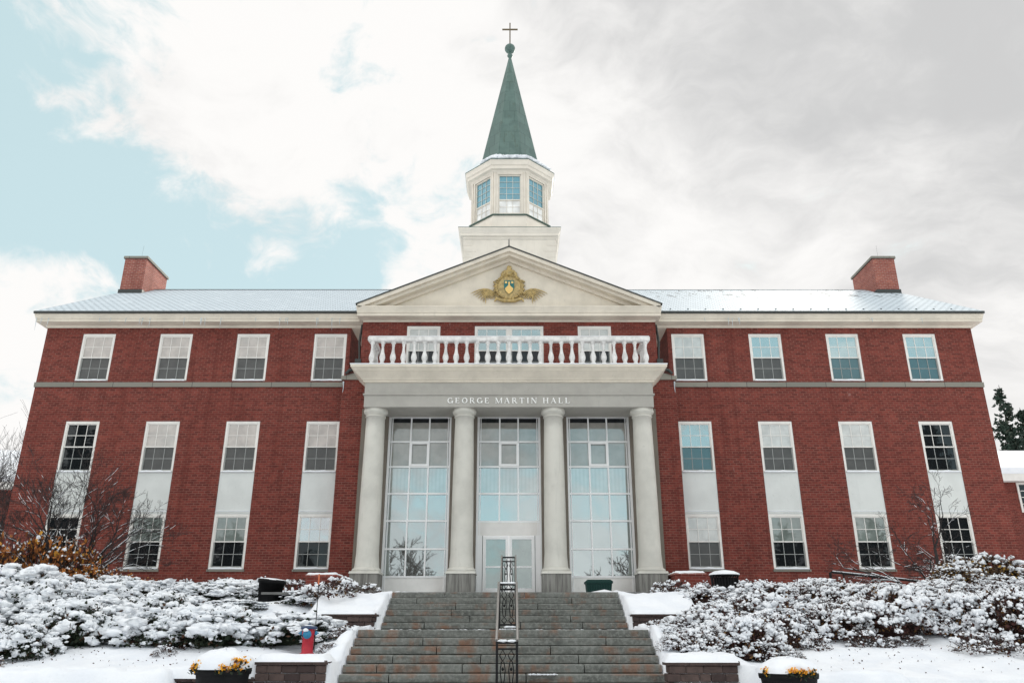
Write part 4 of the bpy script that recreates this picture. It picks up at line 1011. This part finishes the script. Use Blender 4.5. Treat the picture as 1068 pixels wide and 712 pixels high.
# ------------------------------------------------------------------ shrubs
def shrub_mesh(seed, r, h, nclump, cs, nleaf, ls, leafm, snow_amt=1., core=True, twigs=40, flat=.55, low=.12, thr=-.04):
    """a dome of shoots: leaves all over, snow heaped on the upper shoots, twigs poking out"""
    rg = random.Random(seed); L = MB(); S = MB(); T = MB()
    if core:
        vs, fs = ICO[1]; o = seed * 3.1; out = []
        for q in vs:
            k = .62 * (1 + .35 * noise.noise(Vector((q[0] * 1.3 + o, q[1] * 1.3, q[2] * 1.3)))); out.append((q[0] * r * k, q[1] * r * k, max(-.1, q[2] * h * k)))
        L.add(out, fs, False)
    for i in range(nclump):
        a = rg.uniform(0, 2 * PI); zz = rg.uniform(-.02, 1) ** .8 if True else 0; zz = zz.real; rad = math.sqrt(max(0, 1 - zz * zz))
        q = Vector((math.cos(a) * rad, math.sin(a) * rad, zz))
        n1_ = noise.noise(q * 1.9 + Vector((seed * 7, 0, 0))); n2_ = noise.noise(q * 4.2 + Vector((0, seed * 5, 0)))
        k = (1 + .30 * n1_ + .20 * n2_) * rg.uniform(.86, 1.04); p = Vector((q.x * r * k, q.y * r * k, max(.02, zz * h * k)))
        s_ = cs * (.38 + .75 * rg.random() ** 2.2) * (1.6 if rg.random() < .07 else 1)
        holds = n2_ + .5 * n1_ > thr if zz > low else rg.random() < .22
        if holds and rg.random() < snow_amt:
            d = Vector((q.x, q.y, .15)).normalized()
            for w_ in range(3 if s_ > cs * .6 else 2):
                e = p + Vector((rg.gauss(0, .6), rg.gauss(0, .6), rg.gauss(0, .18))) * s_ * w_ + d * s_ * .4 * w_ - Vector((0, 0, s_ * .18 * w_)); g_ = s_ * (1 - .25 * w_)
                S.blob((e.x, e.y, e.z + g_ * .25), g_ * rg.uniform(.6, 1.5), g_ * rg.uniform(.6, 1.5), g_ * flat, rg, .6, 0 if g_ < .06 else 1)
        for _ in range(nleaf if holds else nleaf * 2):
            d = Vector((rg.gauss(0, 1), rg.gauss(0, 1), rg.gauss(0, .6) - (.55 if holds else .0))) * max(.05, s_) * 1.0; L.leaf(p + d, ls * rg.uniform(.5, 1.4), rg)
    for i in range(twigs):
        a = rg.uniform(0, 2 * PI); zz = rg.uniform(.05, 1); rad = math.sqrt(1 - zz * zz); k = rg.uniform(.98, 1.24)
        e = Vector((math.cos(a) * rad * r * k, math.sin(a) * rad * r * k, zz * h * k)); b = e * .6
        mid = (e + b) / 2 + Vector((rg.gauss(0, .03), rg.gauss(0, .03), 0))
        T.tube([b, mid, e], [.010, .008, .004], 3)
        if rg.random() < .5 * snow_amt: S.blob((e.x, e.y, e.z), .028, .028, .02, rg, .3, 0)
        if rg.random() < .6: L.leaf(e + Vector((rg.gauss(0, .02), 0, -.02)), ls * 1.1, rg)
    return L, S, T
SP = {}
def proto(key, label, leafm, seeds, **kw):
    SP[key] = []
    for sdx in seeds:
        L, S, T = shrub_mesh(sdx, leafm=leafm, **kw)
        def mk(b, n, m_):
            o = b.build(n, m_, None); me = o.data; bpy.data.objects.remove(o); return me
        SP[key].append((mk(L, 'leaves', leafm), mk(S, 'snow_clumps', SNOWB), mk(T, 'twigs', TWIG)))
proto('ever', '', LEAFD, (1, 2, 3, 4), r=.86, h=.62, nclump=560, cs=.120, nleaf=4, ls=.050, twigs=150, flat=.58, low=.22, thr=-.05)
proto('rus', '', LEAFR, (11, 12, 13, 14), r=.82, h=.66, nclump=900, cs=.066, nleaf=4, ls=.038, twigs=330, flat=.8, low=-.02, thr=-.10)
proto('orange', '', LEAFO, (21, 22), r=.80, h=1.0, nclump=130, cs=.042, nleaf=3, ls=.075, snow_amt=.55, twigs=240, core=False, flat=.8)
proto('yellow', '', LEAFY, (31, 32), r=.85, h=.95, nclump=430, cs=.070, nleaf=5, ls=.055, snow_amt=.75, twigs=120, core=True, flat=.8)
proto('small', '', LEAFR, (41, 42, 43), r=.42, h=.40, nclump=60, cs=.055, nleaf=4, ls=.035, snow_amt=.8, core=False, twigs=60, flat=.8)
shrub_n = [0]
PLACED = []
def shrub(key, x, y, sc=1., sz=1., label='', group='', dz=-.05):
    rg = random.Random(int(x * 917 + y * 331) + 5)
    t = thing('shrub', (x, y, H(x, y) + dz), label, 'shrub', group, rg.uniform(0, 6.28))
    me = SP[key][shrub_n[0] % len(SP[key])]; shrub_n[0] += 1
    for n, q in zip(('leaves', 'snow_clumps', 'twigs'), me):
        o = bpy.data.objects.new(n, q); COL.objects.link(o); o.parent = t
    t.scale = (sc, sc, sc * sz); PLACED.append((t, x, y, sc)); return t
# how high the top of the bed stands, as rise per metre of distance, along each sight line across it
def toptab(tab):
    def f(x, y):
        u = (x - .12) / y
        for (a, ta), (b, tb) in zip(tab, tab[1:]):
            if a <= u <= b: return lerp(ta, tb, (u - a) / (b - a))
        return tab[0][1] if u < tab[0][0] else tab[-1][1]
    return f
topL = toptab([(-.66, .092), (-.60, .080), (-.54, .069), (-.47, .064), (-.40, .060), (-.335, .060), (-.338, .058), (-.322, .022), (-.25, .022), (-.235, .050), (-.22, .055), (-.20, .040), (-.18, .022)])
topR = toptab([(.17, .0), (.18, .018), (.20, .040), (.22, .056), (.245, .052), (.275, .052), (.29, .060), (.38, .062), (.43, .058), (.49, .058), (.54, .070), (.60, .066)])
HB = dict(ever=.62, rus=.66, small=.40)
def fitted(key, x, y, sc, sz, top, rg, label, group):
    room = top(x, y) * y - H(x, y) + .05 + rg.uniform(-.10, .03); want = HB[key] * sc * sz * 1.12
    if want > room: sz *= max(.25, room / want)
    if room < .24: return None
    if sz < .6: sc *= .85
    return shrub(key, x, y, sc, sz, label, group)
def where(x, y, left):
    row = 'front edge' if y < 18.4 else 'middle' if y < 21.2 else 'back'
    ax = abs(x); col = ('nearest the steps' if ax < 6.2 else 'below the inner windows' if ax < 9.5 else 'below the outer windows' if ax < 13.5 else 'at its outer end')
    sd_ = 'left' if left else 'right'
    base = 'low evergreen shrub heaped with snow' if left else 'russet leaved shrub dusted with snow'
    return f'{base}, {row} of the {sd_} bed, {col}', f'shrubs at the {row} of the {sd_} bed {col}'
rng = random.Random(77)
def band(key, x0, x1, y0, y1, st, front, left, scr=(.7, 1.25), jit=.3):
    y = y0
    while y < y1:
        x = x0 + (rng.random() * st)
        while x < x1:
            xx, yy = x + rng.uniform(-jit, jit), y + rng.uniform(-jit, jit)
            if yy > front(xx): fitted(key, xx, yy, rng.uniform(*scr), rng.uniform(.8, 1.2), topL if left else topR, rng, *where(xx, yy, left))
            x += st * (1 + .012 * (yy - 15))
        y += st * .88
def frontL(x):
    if x < -7.9: return 16.0 if x < -8.45 else 17.7
    if x < -7.0: return 18.5
    return 17.3 if x < -5.6 else 18.3
band('ever', -21.5, -4.7, 16.0, 25.8, 1.48, frontL, True)
def frontR(x):
    if x < 4.55: return 15.9 if x > 3.55 else 16.6
    if x < 5.9: return 17.1
    return 18.5
band('rus', 3.75, 19.5, 16.1, 19.4, 1.18, frontR, False)
band('rus', 4.2, 21, 19.4, 25.8, 1.28, lambda x: 19.4, False)
for (x, y, s_) in ((9.5, 17.3, .95), (9.95, 17.45, .9), (10.3, 17.15, .7), (6.45, 17.6, .7), (6.2, 17.9, .6), (4.15, 21.9, .8), (4.55, 22.6, 1.), (3.5, 17.7, .7), (3.35, 18.8, .6), (3.6, 16.4, .7), (3.3, 16.9, .5)):
    shrub('small', x, y, s_, 1, 'small snow dusted russet shrublet on the open snow right of the steps', 'small shrublets right of the steps')
rng = random.Random(12)
for i in range(26):
    left = i % 2; x = rng.uniform(-14, -5.2) if left else rng.uniform(4.0, 14); y = (frontL(x) if left else frontR(x)) + rng.uniform(-.55, .2)
    if y < 15.6: continue
    shrub('small', x, y, rng.uniform(.5, 1.0), rng.uniform(.6, 1.1), 'half buried twiggy sprig along the front of the ' + ('left bed' if left else 'right bed'), 'half buried sprigs along the front of the ' + ('left bed' if left else 'right bed'))
for (x, y, s_) in ((-4.35, 21.2, 1.2), (-4.9, 21.8, 1.3), (-5.4, 22.5, 1.2), (-4.5, 22.4, 1.1), (-7.4, 18.3, .9), (-6.9, 18.15, 1.1), (-5.0, 18.7, .8), (-4.15, 18.9, .9), (-3.5, 18.6, .6), (-3.45, 16.5, .5), (-3.7, 22.2, .7), (-3.4, 17.4, .5)):
    shrub('small', x, y, s_, 1, 'small snow dusted twiggy shrublet in the bed left of the steps', 'small shrublets left of the steps')
for (x, y, s_, z_) in ((-16.6, 26.6, 1.2, 1.5), (-15.4, 26.9, 1.2, 1.62), (-14.2, 26.6, 1.15, 1.44), (-13.3, 26.3, .9, 1.1), (-17.8, 26.9, 1.2, 1.2), (-15.0, 25.6, .8, .9), (-12.5, 26.3, .9, .85), (-11.6, 26.6, .6, .9), (-16.2, 25.5, .9, .9)):
    shrub('orange', x, y, s_, z_, 'tall orange leaved shrub under the leftmost ground floor windows', 'orange leaved shrubs by the left wall')
for (x, y, s_, z_) in ((13.8, 25.0, 1.1, 1.0), (14.9, 25.2, 1.2, 1.0), (16.0, 25.2, 1.1, .85), (13.1, 24.2, .9, .9), (17.2, 25.2, 1.1, .8)):
    shrub('yellow', x, y, s_, z_, 'taller yellow leaved shrub with snow under the rightmost windows', 'yellow leaved shrubs by the right wall')
for (x, y, q) in ((3.42, 17.3, .50), (3.45, 18.3, .55), (3.7, 18.9, .6), (3.3, 16.5, .42)):
    shrub('rus', x, y, q, .9, 'low russet shrub crowding the right edge of the stone steps', 'low shrubs crowding the right edge of the steps')
for i, (x, y) in enumerate([(-9.6, 27.8), (-8.2, 27.7), (-7.0, 27.3), (-10.9, 27.8), (6.4, 27.0), (6.9, 26.6), (7.9, 27.7), (8.6, 27.5)]):
    shrub('small', x, y, 1.1 if x < 0 else .9, 1.3, 'small russet twiggy shrub against the brick wall ' + ('left' if x < 0 else 'right') + ' of the portico', 'twiggy shrubs along the wall ' + ('left' if x < 0 else 'right'))

rg = random.Random(91); m = MB()
for i in range(1500):                    # leaf litter and bits of twig blown on to the snow
    left = rg.random() < .5; x = rg.uniform(-15, -3.3) if left else rg.uniform(3.2, 16); y = 15.5 + 4.5 * rg.random() ** 1.4
    if y > 16.4 or rg.random() < .35: m.leaf((x, y, H(x, y) + .012), rg.uniform(.012, .035), rg)
tag(m.build('fallen_leaves', LEAFR), 'scattered brown leaves lying on the snow in front of the shrubs', 'leaf litter', kind='stuff')

# ------------------------------------------------------------------ trees
def grow(rg, p, d, L, r, depth, B, S, droop=0., spread=.55, snow=True, segs=4, ratio=.72, kids=(2, 3), minr=.004, up=.08):
    pts = [Vector(p)]; rad = [r]; d = Vector(d).normalized()
    for i in range(segs):
        d = (d + Vector((rg.gauss(0, .13), rg.gauss(0, .13), rg.gauss(0, .09) + up - droop))).normalized()
        pts.append(pts[-1] + d * L / segs); rad.append(max(minr, r * (1 - .42 * (i + 1) / segs)))
    B.tube(pts, rad, 6 if r > .03 else 4)
    if snow and .0045 < r < .09:
        for a, b, ra, rb in zip(pts, pts[1:], rad, rad[1:]):
            dd = (b - a).normalized()
            if abs(dd.z) < .80 and rg.random() < .62: S.tube([a + Vector((0, 0, ra * .8)), b + Vector((0, 0, rb * .8))], [max(.007, ra * .85), max(.006, rb * .85)], 4)
    if depth == 0: return
    for k in range(rg.randint(*kids) + 1):
        i = segs if k == 0 else rg.randint(1, segs); q = pts[i]
        ax = Vector((rg.gauss(0, 1), rg.gauss(0, 1), rg.gauss(0, .6))); ax = (ax - ax.project(d)).normalized()
        nd = (d + ax * rg.uniform(.5, 1.2) * spread * 1.5).normalized()
        grow(rg, q, nd, L * ratio * rg.uniform(.75, 1.1), rad[i] * (.78 if k == 0 else .62), depth - 1, B, S, droop, spread, snow, segs, ratio, kids, minr, up)
def bare_tree(x, y, z, seed, stems, L, r, depth, label, group=None, snow=True, **kw):
    t = thing('bare_tree', (x, y, z), label, 'tree', group); rg = random.Random(seed); B = MB(); S = MB()
    for d in stems: grow(rg, (x + d[0] * .08, y + d[1] * .08, z - .1), d[:3], L * d[3], r * d[4], depth, B, S, snow=snow, **kw)
    B.build('branches', BARK, t)
    if snow: S.build('branch_snow', SNOWB, t)['kind'] = 'stuff'
    return t
bare_tree(-14.7, 27.0, 1.2, 5, [(.10, -.1, 1, .9, 1), (-.35, -.1, 1, .9, .9), (.55, 0, .95, .95, .85), (1.2, -.1, .75, 1.0, .8), (-.95, 0, .75, .95, .75), (.3, .3, 1, .9, .8), (1.3, -.2, .45, .85, .6), (-1.1, -.2, .5, .8, .6), (-.15, .2, 1.1, .95, .8)],
          2.15, .070, 5, 'leafless multi-stemmed tree dusted with snow in front of the left windows', spread=.44, ratio=.66, up=.03)
bare_tree(13.75, 26.2, 1.1, 9, [(.02, 0, 1, 1.05, 1), (-1.5, -.2, .62, 1.2, .7), (-.6, .1, 1, .9, .6), (.6, .1, .9, .9, .6), (1.2, 0, .6, .7, .5)], 1.6, .070, 5, 'small leafless tree dusted with snow in front of the right windows', spread=.58, ratio=.64, up=.0)
bare_tree(-21.0, 33.0, 0.6, 14, [(.1, 0, 1, 1, 1), (-.3, 0, 1, 1, .9), (.35, -.1, 1, .9, .8), (-.6, 0, 1, .9, .8)], 3.3, .08, 5, 'leafless tree beyond the left end of the hall', snow=False, spread=.45, up=.06)
bare_tree(-23.6, 38.0, 0.2, 15, [(.1, 0, 1, 1, 1), (-.2, 0, 1, 1, .9), (.3, -.1, 1, .9, .8)], 3.9, .10, 5, 'darker leafless tree farther off past the left corner of the hall', snow=False, spread=.45, up=.06)

def spruce(x, y, z, h, r, seed, label, group=None, snowy=False, dens=1.):
    t = thing('spruce_tree', (x, y, z), label, 'tree', group); rg = random.Random(seed)
    MB().tube([(x, y, z), (x, y, z + h * .5), (x, y, z + h)], [h * .016, h * .010, .02], 8).build('trunk', BARK, t)
    m = MB(); nl = int(h * 2.6)
    for i in range(nl):
        u = i / nl; zz = z + h * (.10 + .89 * u); R_ = r * (1 - u) ** .62 * (.7 + .5 * noise.noise(Vector((i * .7, seed, 0))) + .3) + .12
        for k in range(int((10 if u < .8 else 6) * dens)):
            a = rg.uniform(0, 2 * PI); L = R_ * rg.uniform(.55, 1.15); up_ = -.15 + .5 * u
            for j in range(1, max(4, int(L * 4.5))):
                v = j / max(4, int(L * 4.5)); c = (x + math.cos(a) * L * v, y + math.sin(a) * L * v, zz + L * v * up_ - .12 * L * math.sin(PI * v))
                for q in range(3): m.leaf((c[0] + rg.gauss(0, .10), c[1] + rg.gauss(0, .10), c[2] + rg.gauss(0, .08)), .26 * (1.2 - .5 * v), rg, 2.2)
    m.build('crown', NEEDLE, t)
    return t
spruce(46.4, 72, 2, 20.2, 3.0, 3, 'taller dark spruce showing above the snowy roof at right', dens=.62)
spruce(48.9, 73.5, 2, 18.4, 3.0, 4, 'second shorter spruce at the right edge behind the snowy roof', dens=.75)

# neighbouring houses
def house(x0, x1, y0, y1, ze, zr, label, roofcol, win, cut):
    t = thing('brick_house', ((x0 + x1) / 2, y0, 0), label, 'house'); m = MB()
    m.box(x0, x1, y0, y1, -1, ze); m.build('wall', BRICK, t)
    ym = (y0 + y1) / 2; m = MB()
    m.add([(x0 - .4, y0 - .5, ze), (x1 + .4, y0 - .5, ze), (x1 + .4, ym, zr), (x0 - .4, ym, zr), (x0 - .4, y1 + .5, ze), (x1 + .4, y1 + .5, ze), (x0 - .4, y0 - .5, ze + .35), (x1 + .4, y0 - .5, ze + .35), (x1 + .4, ym, zr + .35), (x0 - .4, ym, zr + .35), (x0 - .4, y1 + .5, ze + .35), (x1 + .4, y1 + .5, ze + .35)],
          [(6, 7, 8, 9), (9, 8, 11, 10), (0, 1, 7, 6), (0, 6, 9, 3), (3, 9, 10, 4), (1, 2, 8, 7), (2, 5, 11, 8), (4, 10, 11, 5), (0, 3, 2, 1), (3, 4, 5, 2)])
    m.build('roof', roofcol, t); MB().box(x0 - .42, x1 + .42, y0 - .52, y0 - .02, ze - .42, ze - .01).build('eaves_board', WHITE, t)
    for (wx, wz) in win:
        f = MB().box(wx - .6, wx + .6, y0 - .06, y0 + .03, wz, wz + 1.7).build('window', WHITE, t)
        MB().box(wx - .48, wx + .48, y0 - .075, y0 - .062, wz + .12, wz + 1.58).build('pane', G['dark'], f)
        m = MB()
        for k in (-.16, .16): m.box(wx + k - .015, wx + k + .015, y0 - .095, y0 - .077, wz + .12, wz + 1.58)
        for k in (.48, .85, 1.22): m.box(wx - .48, wx + .48, y0 - .10, y0 - .078, wz + k - .018, wz + k + .018)
        m.build('muntins', WHITE, f)
    return t
house(28.4, 46, 46, 56, 8.7, 10.9, 'brick house with thick snow on its roof past the right end of the hall', SNOW, [(30.0, 6.55), (34.5, 5.6), (38, 5.6)], 0)
house(-60, -29.4, 48, 60, 8.6, 11.6, 'brick house with a snow covered roof past the left end of the hall', SNOW, [(-31.5, 5.2), (-35, 5.2)], 0)

# trees across the lawn, which the glass mirrors
def back_bare(x, y, h, seed, label):
    rg = random.Random(seed)
    return bare_tree(x, y, -1.6, seed, [(.05, 0, 1, 1, 1), (.4, .2, 1, .9, .7), (-.4, -.2, 1, .9, .7), (-.1, .4, 1, .9, .7)], h * .27, .16, 5, label, 'leafless trees across the lawn', snow=False, spread=.52, up=.04, minr=.028)
back_bare(-12.4, -28, 15, 51, 'leafless tree mirrored in the left glazed bay')
back_bare(12.9, -28, 16.5, 52, 'leafless tree mirrored in the right glazed bay')
for i, (x, y, h, r_) in enumerate([(33, -2, 19, 4.2), (38, -8, 20, 4.5), (-34, -2, 19, 4.2), (-39, -8, 20, 4.5), (22, -29, 10.5, 3.6), (-22.5, -29, 10.5, 3.6), (31, -30, 13.5, 5), (-31.5, -30, 13.5, 5), (41, -30, 14.5, 5.2), (-41, -30, 14.5, 5.2), (52, -30, 16, 5), (-52, -30, 16, 5), (26.5, -36, 12, 4), (-27, -36, 12, 4)]):
    spruce(x, y, -1.6, h, r_, 80 + i, 'dark spruce across the lawn facing the ' + ('right' if x > 0 else 'left') + ' wing', 'spruces across the lawn on the ' + ('right' if x > 0 else 'left'), dens=.8)
